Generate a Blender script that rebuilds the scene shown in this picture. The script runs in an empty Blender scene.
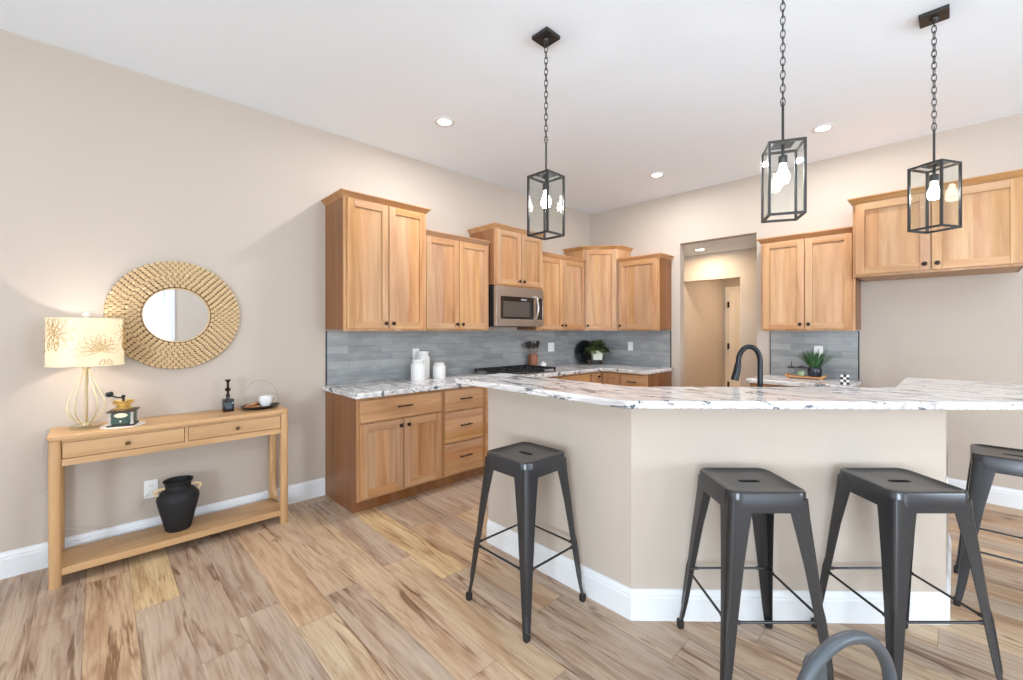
import bpy, bmesh, math, random
from mathutils import Vector, Matrix
random.seed(7)
S = bpy.context.scene
COL = S.collection
PI = math.pi

# ------------------------------------------------------------------ camera
YAW = math.radians(46.08)
FW = Vector((-math.sin(YAW), math.cos(YAW), 0)); RT = Vector((math.cos(YAW), math.sin(YAW), 0))
cd = bpy.data.cameras.new('camera'); cam = bpy.data.objects.new('camera', cd); COL.objects.link(cam)
cam.location = (0, 0, 1.38); cam.rotation_euler = (PI/2, 0, YAW)
cd.sensor_fit = 'HORIZONTAL'; cd.sensor_width = 36; cd.lens = 36*429/1023
cd.shift_y = -10/1023; cd.clip_start = 0.05; cd.clip_end = 100
S.camera = cam
def cm(r, d, z=0):            # room point at r metres right of and d metres ahead of the camera
    p = FW*d + RT*r
    return (p.x, p.y, z)

# ------------------------------------------------------------------ sky, daylight, exposure
vs = S.view_settings
vs.view_transform = 'Standard'; vs.look = 'None'; vs.gamma = 1; vs.use_curve_mapping = False
vs.exposure = -0.06
W = bpy.data.worlds.new('sky'); S.world = W; W.use_nodes = True
bg = W.node_tree.nodes['Background']; bg.inputs[0].default_value = (0.85, 0.93, 1.0, 1); bg.inputs[1].default_value = 1.0
def area(name, loc, rot, sx, sy, power, colr=(1, 1, 1)):
    l = bpy.data.lights.new(name, 'AREA'); l.shape = 'RECTANGLE'; l.size = sx; l.size_y = sy; l.energy = power; l.color = colr
    o = bpy.data.objects.new(name, l); COL.objects.link(o); o.location = loc; o.rotation_euler = rot
    return o
DAY = (0.84, 0.95, 1.08)
XR, YR = 4.2, -3.4           # right wall and rear wall planes
area('daylight_patio_door', (XR+.35, -.1, 1.3), (0, PI/2+.55, 0), 2.3, 2.3, 75, DAY)
area('added_daylight_right', (XR+.35, 3.0, 1.6), (0, PI/2+.55, 0), 1.5, 1.6, 160, DAY)  # area lamp added at an unseen window to supply daylight
area('added_daylight_rear', (-1.7, YR-.35, 1.5), (-PI/2-.5, 0, PI), 2.2, 1.9, 35, DAY)  # weak daylight lamp added outside the unseen rear opening
area('added_daylight_rear_right', (1.9, YR-.35, 1.5), (-PI/2-.5, 0, PI), 2.2, 1.9, 430, DAY)  # strongest added daylight lamp, out of view behind the camera

# ------------------------------------------------------------------ helpers
def lin(c):
    c = c/255
    return c/12.92 if c <= .04045 else ((c+.055)/1.055)**2.4
def rgb(r, g, b): return (lin(r), lin(g), lin(b), 1)
def newmat(name):
    m = bpy.data.materials.new(name); m.use_nodes = True
    nt = m.node_tree; nt.nodes.clear()
    return m, nt, nt.nodes, nt.links
def N(nt, t, **kw):
    n = nt.nodes.new(t)
    for k, v in kw.items():
        if k.startswith('i_'):
            n.inputs[k[2:].replace('_', ' ')].default_value = v
        else: setattr(n, k, v)
    return n
def pbr(nt, **kw):
    b = N(nt, 'ShaderNodeBsdfPrincipled'); o = N(nt, 'ShaderNodeOutputMaterial')
    nt.links.new(b.outputs[0], o.inputs[0])
    for k, v in kw.items(): b.inputs[k].default_value = v
    return b
def plain(name, c, rough=.5, metal=0, bump=0, bscale=60, var=0, **kw):
    m, nt, ns, L = newmat(name)
    b = pbr(nt, **{'Base Color': c, 'Roughness': rough, 'Metallic': metal}, **kw)
    if bump or var:
        tc = N(nt, 'ShaderNodeTexCoord'); nz = N(nt, 'ShaderNodeTexNoise'); nz.inputs['Scale'].default_value = bscale
        L.new(tc.outputs['Object'], nz.inputs['Vector'])
        if bump:
            bp = N(nt, 'ShaderNodeBump'); bp.inputs['Strength'].default_value = bump; bp.inputs['Distance'].default_value = .002
            L.new(nz.outputs[0], bp.inputs['Height']); L.new(bp.outputs[0], b.inputs['Normal'])
        if var:
            mx = N(nt, 'ShaderNodeMix', data_type='RGBA'); mx.inputs[6].default_value = c
            mx.inputs[7].default_value = tuple(x*(1-var) for x in c[:3])+(1,)
            L.new(nz.outputs[0], mx.inputs[0]); L.new(mx.outputs[2], b.inputs['Base Color'])
    return m
def emis(name, c, s):
    m, nt, ns, L = newmat(name)
    e = N(nt, 'ShaderNodeEmission'); e.inputs[0].default_value = c; e.inputs[1].default_value = s
    o = N(nt, 'ShaderNodeOutputMaterial'); L.new(e.outputs[0], o.inputs[0]); return m
def thin_glass(name, tint=(1, 1, 1, 1), refl=1.0):
    m, nt, ns, L = newmat(name)
    t = N(nt, 'ShaderNodeBsdfTransparent'); t.inputs[0].default_value = tint
    g = N(nt, 'ShaderNodeBsdfGlossy'); g.inputs['Roughness'].default_value = .02
    f = N(nt, 'ShaderNodeFresnel'); f.inputs[0].default_value = 1.45
    mu = N(nt, 'ShaderNodeMath', operation='MULTIPLY'); mu.inputs[1].default_value = refl; ge = N(nt, 'ShaderNodeNewGeometry'); iv = N(nt, 'ShaderNodeMath', operation='SUBTRACT'); iv.inputs[0].default_value = 1; L.new(ge.outputs['Backfacing'], iv.inputs[1])
    m2 = N(nt, 'ShaderNodeMath', operation='MULTIPLY'); L.new(f.outputs[0], m2.inputs[0]); L.new(iv.outputs[0], m2.inputs[1]); L.new(m2.outputs[0], mu.inputs[0])
    mx = N(nt, 'ShaderNodeMixShader'); L.new(mu.outputs[0], mx.inputs[0]); L.new(t.outputs[0], mx.inputs[1]); L.new(g.outputs[0], mx.inputs[2])
    o = N(nt, 'ShaderNodeOutputMaterial'); L.new(mx.outputs[0], o.inputs[0]); return m
def ramp(nt, stops):
    r = N(nt, 'ShaderNodeValToRGB'); e = r.color_ramp.elements
    while len(e) < len(stops): e.new(.5)
    for i, (p, c) in enumerate(stops): e[i].position = p; e[i].color = c
    return r
def wood(name, cols, scale=(14, 14, 1.1), rough=.42, boards=None, tint=.25):
    """grain along local z for scale (a,a,b); each object its own board"""
    m, nt, ns, L = newmat(name)
    b = pbr(nt, Roughness=rough)
    tc = N(nt, 'ShaderNodeTexCoord'); oi = N(nt, 'ShaderNodeObjectInfo')
    mul = N(nt, 'ShaderNodeMath', operation='MULTIPLY'); mul.inputs[1].default_value = 37.0; L.new(oi.outputs['Random'], mul.inputs[0])
    add = N(nt, 'ShaderNodeVectorMath', operation='ADD'); L.new(tc.outputs['Object'], add.inputs[0]); L.new(mul.outputs[0], add.inputs[1])
    mp = N(nt, 'ShaderNodeMapping'); mp.inputs['Scale'].default_value = scale; L.new(add.outputs[0], mp.inputs[0])
    n1 = N(nt, 'ShaderNodeTexNoise'); n1.inputs['Scale'].default_value = 1.0; n1.inputs['Detail'].default_value = 6; n1.inputs['Distortion'].default_value = .8
    L.new(mp.outputs[0], n1.inputs[0])
    mp2 = N(nt, 'ShaderNodeMapping'); mp2.inputs['Scale'].default_value = tuple(s*7 for s in scale); L.new(add.outputs[0], mp2.inputs[0])
    n2 = N(nt, 'ShaderNodeTexNoise'); n2.inputs['Scale'].default_value = 1.0; n2.inputs['Detail'].default_value = 3; L.new(mp2.outputs[0], n2.inputs[0])
    r = ramp(nt, [(.25, cols[0]), (.5, cols[1]), (.75, cols[2])]); L.new(n1.outputs[0], r.inputs[0])
    mx = N(nt, 'ShaderNodeMix', data_type='RGBA', blend_type='MULTIPLY'); mx.inputs[0].default_value = .112
    r2 = ramp(nt, [(.3, (.62, .55, .48, 1)), (.6, (1, 1, 1, 1))]); L.new(n2.outputs[0], r2.inputs[0])
    L.new(r.outputs[0], mx.inputs[6]); L.new(r2.outputs[0], mx.inputs[7])
    hv = N(nt, 'ShaderNodeHueSaturation'); L.new(mx.outputs[2], hv.inputs['Color'])
    mr = N(nt, 'ShaderNodeMapRange'); mr.inputs[3].default_value = 1-tint; mr.inputs[4].default_value = 1+tint*.6
    L.new(oi.outputs['Random'], mr.inputs[0]); L.new(mr.outputs[0], hv.inputs['Value'])
    L.new(hv.outputs[0], b.inputs['Base Color'])
    if boards:
        dt = N(nt, 'ShaderNodeVectorMath', operation='DOT_PRODUCT'); dt.inputs[1].default_value = boards; L.new(add.outputs[0], dt.inputs[0])
        vo = N(nt, 'ShaderNodeTexVoronoi', voronoi_dimensions='1D'); vo.inputs['Scale'].default_value = 9.0; L.new(dt.outputs['Value'], vo.inputs['W'])
        sx = N(nt, 'ShaderNodeSeparateColor'); L.new(vo.outputs['Color'], sx.inputs[0])
        m2 = N(nt, 'ShaderNodeMapRange'); m2.inputs[3].default_value = .93; m2.inputs[4].default_value = 1.05; L.new(sx.outputs[0], m2.inputs[0])
        m3 = N(nt, 'ShaderNodeMapRange'); m3.inputs[3].default_value = .495; m3.inputs[4].default_value = .505; L.new(sx.outputs[1], m3.inputs[0])
        h2 = N(nt, 'ShaderNodeHueSaturation'); L.new(hv.outputs[0], h2.inputs['Color']); L.new(m2.outputs[0], h2.inputs['Value']); L.new(m3.outputs[0], h2.inputs['Hue'])
        m4 = N(nt, 'ShaderNodeMapRange'); m4.inputs[3].default_value = .9; m4.inputs[4].default_value = 1.08; L.new(sx.outputs[2], m4.inputs[0]); L.new(m4.outputs[0], h2.inputs['Saturation'])
        L.new(h2.outputs[0], b.inputs['Base Color'])
    bp = N(nt, 'ShaderNodeBump'); bp.inputs['Strength'].default_value = .08; bp.inputs['Distance'].default_value = .001
    L.new(n2.outputs[0], bp.inputs['Height']); L.new(bp.outputs[0], b.inputs['Normal'])
    return m

# ------------------------------------------------------------------ materials
M = {}
M['wall'] = plain('wall_paint', rgb(191, 178, 165), .75, bump=.05, bscale=220)
M['ceil'] = plain('ceiling_paint', rgb(236, 243, 251), .85, bump=.05, bscale=150)
M['white'] = plain('white_trim_paint', rgb(226, 227, 228), .4)
M['door'] = plain('door_paint', rgb(236, 226, 212), .45)
CW = [rgb(166, 118, 78), rgb(188, 141, 98), rgb(203, 160, 118)]
M['wv'] = wood('cabinet_wood', CW, (16, 16, 1.3), tint=.10, boards=(1, 1, 0))
M['wh'] = wood('cabinet_wood_cross', CW, (1.3, 16, 16), tint=.10, boards=(0, 0, 1))
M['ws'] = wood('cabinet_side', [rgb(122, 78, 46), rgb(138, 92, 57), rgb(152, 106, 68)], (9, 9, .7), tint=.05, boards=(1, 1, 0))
CO = [rgb(176, 134, 90), rgb(194, 152, 106), rgb(208, 168, 122)]
M['ov'] = wood('oak', CO, (14, 14, 1.2), tint=.05)
M['oh'] = wood('oak_lengthwise', CO, (1.2, 14, 14), tint=.05)
M['bronze'] = plain('oil_rubbed_bronze', rgb(48, 36, 30), .4, .7)
M['blackpull'] = plain('black_pull', rgb(38, 32, 30), .4, .6)
M['black'] = plain('black_metal', rgb(60, 58, 57), .38, .6, bump=.03, bscale=150)
M['stool'] = plain('gunmetal_paint', rgb(68, 68, 70), .27, .6, bump=.03, bscale=200)
M['chair'] = plain('grey_metal_paint', rgb(84, 89, 94), .42, .4, bump=.02, bscale=200)
M['rubber'] = plain('rubber', rgb(34, 30, 29), .8)
M['steel'] = plain('stainless_steel', rgb(190, 184, 178), .3, .95)
M['darkglass'] = plain('oven_glass', rgb(40, 33, 31), .08)
M['cast'] = plain('cast_iron', rgb(30, 30, 32), .55, .3, bump=.2, bscale=200)
M['plate'] = plain('outlet_plate', rgb(242, 242, 240), .35)
M['slot'] = plain('outlet_slot', rgb(60, 60, 60), .6)
M['glass'] = thin_glass('clear_glass', (.97, .985, .98, 1), .9)
M['pane'] = thin_glass('window_glass', (.97, .99, .99, 1), .8)
M['bulb'] = emis('bulb_glow', (1, .96, .9, 1), 30)
M['can'] = emis('recessed_light_glow', (1, .97, .92, 1), 14)
M['ceramic'] = plain('white_ceramic', rgb(226, 224, 220), .35)
M['mirror'] = plain('mirror_silver', (.9, .92, .93, 1), .02, 1)
M['straw'] = plain('woven_seagrass', rgb(222, 192, 148), .8, bump=.4, bscale=120, var=.3)
M['strawdark'] = plain('woven_dark_gap', rgb(84, 54, 30), .95)  # dark brown backing that shows between the woven strands
M['gold'] = plain('pale_gold', rgb(226, 208, 166), .3, .8)
M['brass'] = plain('brass', rgb(236, 208, 138), .28, .85)
M['green'] = plain('green_enamel', rgb(38, 68, 50), .35)
M['cream'] = plain('cream_label', rgb(238, 228, 190), .5)
M['vase'] = plain('matte_black_clay', rgb(22, 22, 24), .7)
M['rope'] = plain('handle_wood', rgb(220, 192, 150), .7, bump=.3, bscale=90)
M['cup'] = plain('cup_porcelain', rgb(240, 240, 238), .25)
M['stick'] = wood('cinnamon', [rgb(120, 70, 35), rgb(165, 105, 60), rgb(190, 130, 80)], (30, 30, 4), tint=.1)
M['copper'] = wood('crock_wood', [rgb(105, 62, 40), rgb(150, 92, 62), rgb(176, 118, 84)], (60, 60, 4), tint=.1)
M['leafd'] = plain('leaf_green', rgb(74, 92, 52), .55, var=.4, bscale=40)
M['leafy'] = plain('leaf_yellow_green', rgb(136, 142, 84), .55, var=.4, bscale=40)
M['leafg'] = plain('grass_leaf', rgb(62, 112, 62), .5, var=.45, bscale=60)
M['navy'] = plain('dark_blue_glaze', rgb(26, 34, 48), .15)
M['candle'] = plain('green_candle_wax', rgb(160, 178, 140), .4)
M['tray'] = wood('tray_wood', [rgb(176, 118, 68), rgb(200, 142, 88), rgb(214, 160, 108)], (3, 30, 30), tint=.05)
M['darkwood'] = wood('dark_stained_wood', [rgb(48, 30, 24), rgb(66, 42, 34), rgb(84, 56, 44)], (8, 30, 30), tint=.05)
M['lace'] = plain('white_lace', rgb(240, 234, 226), .9, bump=.5, bscale=300)
M['cord'] = plain('clear_cord', rgb(196, 188, 178), .4)
M['edge'] = plain('tile_edge_trim', rgb(52, 54, 58), .35, .7)
M['soil'] = plain('soil', rgb(50, 38, 30), .95)
M['print'] = plain('gold_flower_print', rgb(186, 146, 84), .7)
M['printr'] = plain('rose_flower_print', rgb(202, 158, 128), .7)
M['shadering'] = plain('shade_rim', rgb(244, 230, 200), .7)
M['aged'] = plain('aged_brass', rgb(104, 78, 48), .35, .8)
M['marbled'] = plain('marbled_cream', rgb(206, 200, 190), .4, var=.5, bscale=60)
M['faucet'] = plain('faucet_black', rgb(30, 32, 35), .3, .5)
M['checkw'] = plain('white_paper', rgb(235, 235, 232), .6)

def mat_shade():
    m, nt, ns, L = newmat('lamp_shade_linen')
    d = N(nt, 'ShaderNodeBsdfDiffuse'); d.inputs[0].default_value = rgb(226, 212, 180)
    t = N(nt, 'ShaderNodeBsdfTranslucent'); t.inputs[0].default_value = rgb(250, 238, 214)
    mx = N(nt, 'ShaderNodeMixShader'); mx.inputs[0].default_value = .2
    o = N(nt, 'ShaderNodeOutputMaterial'); L.new(d.outputs[0], mx.inputs[1]); L.new(t.outputs[0], mx.inputs[2]); L.new(mx.outputs[0], o.inputs[0])
    return m
M['shade'] = mat_shade()

def mat_floor():
    m, nt, ns, L = newmat('vinyl_plank_floor')
    b = pbr(nt, Roughness=.42)
    tc = N(nt, 'ShaderNodeTexCoord'); sp = N(nt, 'ShaderNodeSeparateXYZ'); L.new(tc.outputs['Object'], sp.inputs[0])
    def ma(op, a, bb=None, c=None):
        n = N(nt, 'ShaderNodeMath', operation=op)
        for i, v in enumerate((a, bb, c)):
            if v is None: continue
            if isinstance(v, (int, float)): n.inputs[i].default_value = v
            else: L.new(v, n.inputs[i])
        return n.outputs[0]
    PW, PL = .178, 1.22
    v = ma('DIVIDE', ma('ADD', sp.outputs[1], 10.0 + .018), PW); row = ma('FLOOR', v); fv = ma('FRACT', v)
    wn = N(nt, 'ShaderNodeTexWhiteNoise', noise_dimensions='1D'); L.new(row, wn.inputs['W'])
    u = ma('ADD', ma('DIVIDE', ma('ADD', sp.outputs[0], 20.0), PL), ma('MULTIPLY', wn.outputs[0], 5.0)); colm = ma('FLOOR', u); fu = ma('FRACT', u)
    pid = ma('ADD', ma('MULTIPLY', row, 13.37), ma('MULTIPLY', colm, 7.91))
    w2 = N(nt, 'ShaderNodeTexWhiteNoise', noise_dimensions='1D'); L.new(pid, w2.inputs['W'])
    base = ramp(nt, [(0, rgb(200, 172, 144)), (.16, rgb(186, 163, 142)), (.34, rgb(206, 180, 149)), (.5, rgb(192, 170, 149)), (.66, rgb(202, 171, 139)), (.8, rgb(188, 166, 147)), (.93, rgb(214, 186, 142))])
    base.color_ramp.interpolation = 'CONSTANT'
    L.new(w2.outputs[0], base.inputs[0])
    # grain space: along x, offset per plank
    cb = N(nt, 'ShaderNodeCombineXYZ'); L.new(sp.outputs[0], cb.inputs[0]); L.new(sp.outputs[1], cb.inputs[1]); L.new(ma('MULTIPLY', w2.outputs[0], 60.0), cb.inputs[2])
    def noise(scale, detail, dist, rough=.5):
        mp = N(nt, 'ShaderNodeMapping'); mp.inputs['Scale'].default_value = scale; L.new(cb.outputs[0], mp.inputs[0])
        n = N(nt, 'ShaderNodeTexNoise'); n.inputs['Scale'].default_value = 1; n.inputs['Detail'].default_value = detail; n.inputs['Distortion'].default_value = dist
        n.inputs['Roughness'].default_value = rough
        L.new(mp.outputs[0], n.inputs[0]); return n.outputs[0]
    g1 = noise((1.4, 9, 1), 5, 1.2); g2 = noise((5, 90, 1), 3, .3); g3 = noise((.55, 8, 1), 4, 1.1); g4 = noise((.9, 3, 1), 2, .5)
    def mul(c, fac, colr, strength):
        x = N(nt, 'ShaderNodeMix', data_type='RGBA', blend_type='MULTIPLY'); x.inputs[7].default_value = colr
        L.new(c, x.inputs[6]); L.new(ma('MULTIPLY', fac, strength), x.inputs[0]); return x.outputs[2]
    def mr(f, a, bb):
        n = N(nt, 'ShaderNodeMapRange', interpolation_type='SMOOTHSTEP'); n.inputs[1].default_value = a; n.inputs[2].default_value = bb; L.new(f, n.inputs[0]); return n.outputs[0]
    c = base.outputs[0]
    g5 = noise((2.0, 26, 1), 8, 1.2, .68); g6 = noise((1.0, 14, 1), 3, .8)
    c = mul(c, mr(g1, .44, .70), (.70, .58, .49, 1), .75)
    c = mul(c, mr(g4, .46, .72), (.84, .86, .90, 1), .7)
    c = mul(c, mr(g5, .49, .66), (.58, .46, .38, 1), .62)
    c = mul(c, mr(g2, .42, .70), (.70, .61, .54, 1), .6)
    hl = N(nt, 'ShaderNodeMix', data_type='RGBA', blend_type='SCREEN'); hl.inputs[7].default_value = (.16, .12, .07, 1)
    L.new(c, hl.inputs[6]); L.new(mr(g6, .52, .72), hl.inputs[0]); c = hl.outputs[2]
    # dark checks and knots: thin bands where a slow noise crosses its middle, broken up along the board
    crack = ma('SUBTRACT', 1.0, mr(ma('ABSOLUTE', ma('SUBTRACT', g3, .5)), .004, .028))
    crack = ma('MULTIPLY', crack, mr(noise((1.8, 5, 1), 2, .4), .46, .60))
    c = mul(c, crack, (.38, .26, .18, 1), .85)
    knot = mr(noise((4, 12, 1), 2, .8), .70, .77)
    c = mul(c, knot, (.46, .34, .26, 1), .7)
    # seams
    eu = ma('MULTIPLY', ma('MINIMUM', fu, ma('SUBTRACT', 1.0, fu)), PL); ev = ma('MULTIPLY', ma('MINIMUM', fv, ma('SUBTRACT', 1.0, fv)), PW)
    seam = ma('SUBTRACT', 1.0, mr(ma('MINIMUM', eu, ev), .0006, .0028))
    c = mul(c, seam, (.5, .42, .36, 1), .7)
    L.new(c, b.inputs['Base Color'])
    bp = N(nt, 'ShaderNodeBump'); bp.inputs['Strength'].default_value = .25; bp.inputs['Distance'].default_value = .001
    L.new(ma('SUBTRACT', g2, ma('MULTIPLY', seam, 1.5)), bp.inputs['Height']); L.new(bp.outputs[0], b.inputs['Normal'])
    rr = N(nt, 'ShaderNodeMapRange'); rr.inputs[3].default_value = .36; rr.inputs[4].default_value = .55; L.new(g1, rr.inputs[0]); L.new(rr.outputs[0], b.inputs['Roughness'])
    return m
M['floor'] = mat_floor()

def mat_granite():
    m, nt, ns, L = newmat('granite')
    b = pbr(nt, Roughness=.12)
    tc = N(nt, 'ShaderNodeTexCoord')
    def noise(scale, detail, dist, rot=.5, off=0):
        mp = N(nt, 'ShaderNodeMapping'); mp.inputs['Scale'].default_value = scale; mp.inputs['Rotation'].default_value = (0, 0, rot); mp.inputs['Location'].default_value = (off, off, off)
        L.new(tc.outputs['Object'], mp.inputs[0])
        n = N(nt, 'ShaderNodeTexNoise'); n.inputs['Scale'].default_value = 1; n.inputs['Detail'].default_value = detail; n.inputs['Distortion'].default_value = dist
        L.new(mp.outputs[0], n.inputs[0]); return n.outputs[0]
    a = noise((2, 9, 6), 6, 1.6, -.6); c1 = ramp(nt, [(.27, rgb(176, 172, 170)), (.38, rgb(206, 202, 201)), (.5, rgb(229, 227, 226)), (.72, rgb(218, 212, 209))]); L.new(a, c1.inputs[0])
    v = noise((1.6, 11, 6), 5, 2.4, -.6, 3.3)
    r = ramp(nt, [(.462, (0, 0, 0, 1)), (.488, (1, 1, 1, 1)), (.512, (1, 1, 1, 1)), (.54, (0, 0, 0, 1))]); L.new(v, r.inputs[0])
    mx = N(nt, 'ShaderNodeMix', data_type='RGBA'); mx.inputs[7].default_value = rgb(146, 136, 132); L.new(c1.outputs[0], mx.inputs[6])
    mm = N(nt, 'ShaderNodeMath', operation='MULTIPLY'); mm.inputs[1].default_value = .5; L.new(r.outputs[0], mm.inputs[0]); L.new(mm.outputs[0], mx.inputs[0])
    d = noise((5, 11, 14), 7, 1.2, -.6, 9.1); d2 = noise((70, 70, 70), 3, .5, 0, 1)
    ad = N(nt, 'ShaderNodeMath', operation='MULTIPLY_ADD'); ad.inputs[1].default_value = .35; L.new(d2, ad.inputs[0]); L.new(d, ad.inputs[2])
    rd = ramp(nt, [(.75, (0, 0, 0, 1)), (.82, (1, 1, 1, 1))]); L.new(ad.outputs[0], rd.inputs[0])
    mx2 = N(nt, 'ShaderNodeMix', data_type='RGBA'); mx2.inputs[7].default_value = rgb(92, 100, 108); L.new(mx.outputs[2], mx2.inputs[6]); L.new(rd.outputs[0], mx2.inputs[0])
    L.new(mx2.outputs[2], b.inputs['Base Color']); return m
M['granite'] = mat_granite()

def mat_tile():
    m, nt, ns, L = newmat('glazed_subway_tile')
    b = pbr(nt, Roughness=.16)
    tc = N(nt, 'ShaderNodeTexCoord'); sp = N(nt, 'ShaderNodeSeparateXYZ'); L.new(tc.outputs['Object'], sp.inputs[0])
    cb = N(nt, 'ShaderNodeCombineXYZ'); L.new(sp.outputs[0], cb.inputs[0]); L.new(sp.outputs[2], cb.inputs[1])
    br = N(nt, 'ShaderNodeTexBrick'); br.offset = .37; br.inputs['Scale'].default_value = 1; br.inputs['Brick Width'].default_value = .305; br.inputs['Row Height'].default_value = .0655
    br.inputs['Mortar Size'].default_value = .0013; br.inputs['Color1'].default_value = rgb(140, 143, 144); br.inputs['Color2'].default_value = rgb(166, 167, 166); br.inputs['Mortar'].default_value = rgb(128, 130, 131)
    br.inputs['Bias'].default_value = -.1
    L.new(cb.outputs[0], br.inputs[0])
    nz = N(nt, 'ShaderNodeTexNoise'); mp = N(nt, 'ShaderNodeMapping'); mp.inputs['Scale'].default_value = (5, 5, 22); L.new(tc.outputs['Object'], mp.inputs[0]); L.new(mp.outputs[0], nz.inputs[0]); nz.inputs['Scale'].default_value = 1; nz.inputs['Detail'].default_value = 4
    mx = N(nt, 'ShaderNodeMix', data_type='RGBA'); mx.inputs[7].default_value = rgb(180, 181, 180); L.new(br.outputs[0], mx.inputs[6])
    mr = N(nt, 'ShaderNodeMapRange'); mr.inputs[1].default_value = .45; mr.inputs[2].default_value = .8; mr.inputs[4].default_value = .6; L.new(nz.outputs[0], mr.inputs[0]); L.new(mr.outputs[0], mx.inputs[0])
    L.new(mx.outputs[2], b.inputs['Base Color'])
    bp = N(nt, 'ShaderNodeBump'); bp.inputs['Strength'].default_value = .35; bp.inputs['Distance'].default_value = .003; bp.invert = True
    ad = N(nt, 'ShaderNodeMath', operation='MULTIPLY_ADD'); ad.inputs[1].default_value = .35; L.new(nz.outputs[0], ad.inputs[0]); L.new(br.outputs['Fac'], ad.inputs[2])
    L.new(ad.outputs[0], bp.inputs['Height']); L.new(bp.outputs[0], b.inputs['Normal'])
    return m
M['tile'] = mat_tile()

# ------------------------------------------------------------------ mesh builder
class G:
    def __init__(s): s.v = []; s.f = []; s.mi = []
    def add(s, vs, fs, mi=0):
        o = len(s.v); s.v += [tuple(p) for p in vs]; s.f += [tuple(i+o for i in f) for f in fs]; s.mi += [mi]*len(fs); return s
    def box(s, x0, y0, z0, x1, y1, z1, mi=0):
        x0, x1 = min(x0, x1), max(x0, x1); y0, y1 = min(y0, y1), max(y0, y1); z0, z1 = min(z0, z1), max(z0, z1)
        v = [(x0, y0, z0), (x1, y0, z0), (x1, y1, z0), (x0, y1, z0), (x0, y0, z1), (x1, y0, z1), (x1, y1, z1), (x0, y1, z1)]
        return s.add(v, [(0, 3, 2, 1), (4, 5, 6, 7), (0, 1, 5, 4), (1, 2, 6, 5), (2, 3, 7, 6), (3, 0, 4, 7)], mi)
    def prism(s, poly, z0, z1, mi=0):
        a = sum(poly[i][0]*poly[(i+1) % len(poly)][1]-poly[(i+1) % len(poly)][0]*poly[i][1] for i in range(len(poly)))
        if a < 0: poly = poly[::-1]
        n = len(poly); v = [(x, y, z0) for x, y in poly]+[(x, y, z1) for x, y in poly]
        f = [tuple(range(n-1, -1, -1)), tuple(range(n, 2*n))]+[(i, (i+1) % n, n+(i+1) % n, n+i) for i in range(n)]
        return s.add(v, f, mi)
    def loft(s, loops, closed=True, cap0=True, cap1=True, mi=0, ring=False):
        n = len(loops[0]); v = [p for l in loops for p in l]; f = []
        m = len(loops); R = m if ring else m-1
        for k in range(R):
            a, b = k*n, ((k+1) % m)*n
            for i in range(n if closed else n-1):
                j = (i+1) % n; f.append((a+i, a+j, b+j, b+i))
        if cap0 and not ring: f.append(tuple(range(n-1, -1, -1)))
        if cap1 and not ring: f.append(tuple(range((m-1)*n, m*n)))
        return s.add(v, f, mi)
    def lathe(s, prof, c=(0, 0, 0), seg=32, mi=0, sx=1, sy=1, cap0=True, cap1=True):
        loops = [[(c[0]+sx*max(r, 1e-4)*math.cos(2*PI*i/seg), c[1]+sy*max(r, 1e-4)*math.sin(2*PI*i/seg), c[2]+z) for i in range(seg)] for r, z in prof]
        return s.loft(loops, True, cap0, cap1, mi)
    def tube(s, pts, r, seg=10, closed=False, mi=0, caps=True, flat=1.0):
        P = [Vector(p) for p in pts]; n = len(P); loops = []
        rr = r if isinstance(r, (list, tuple)) else [r]*n
        T = []
        for i in range(n):
            if closed: t = P[(i+1) % n]-P[i-1]
            else: t = P[min(i+1, n-1)]-P[max(i-1, 0)]
            T.append(t.normalized())
        up = Vector((0, 0, 1)) if abs(T[0].z) < .9 else Vector((1, 0, 0))
        u = T[0].cross(up).normalized()
        for i in range(n):
            u = (u-T[i]*u.dot(T[i])).normalized(); w = T[i].cross(u)
            loops.append([P[i]+(u*math.cos(2*PI*k/seg)+w*math.sin(2*PI*k/seg)*flat)*rr[i] for k in range(seg)])
        return s.loft(loops, True, caps, caps, mi, ring=closed)
    def ball(s, c, r, seg=16, rings=10, sx=1, sy=1, sz=1, mi=0):
        return s.lathe([(r*math.sin(PI*k/rings), -r*sz*math.cos(PI*k/rings)) for k in range(rings+1)], c, seg, mi, sx, sy)
    def torus(s, c, R, r, axis='z', seg=24, sub=8, mi=0, sx=1, sy=1):
        pts = []
        for i in range(seg):
            a = 2*PI*i/seg; p = (R*sx*math.cos(a), R*sy*math.sin(a))
            q = {'z': (p[0], p[1], 0), 'y': (p[0], 0, p[1]), 'x': (0, p[0], p[1])}[axis]
            pts.append((c[0]+q[0], c[1]+q[1], c[2]+q[2]))
        return s.tube(pts, r, sub, True, mi)
    def xf(s, mat, start=0):
        for i in range(start, len(s.v)): s.v[i] = tuple(mat @ Vector(s.v[i]))
        return s
def rrect(hx, hy, r, n=6):
    out = []
    for cx, cy, a0 in ((hx-r, hy-r, 0), (-hx+r, hy-r, 90), (-hx+r, -hy+r, 180), (hx-r, -hy+r, 270)):
        for i in range(n+1):
            a = math.radians(a0+90*i/n); out.append((cx+r*math.cos(a), cy+r*math.sin(a)))
    return out

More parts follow.
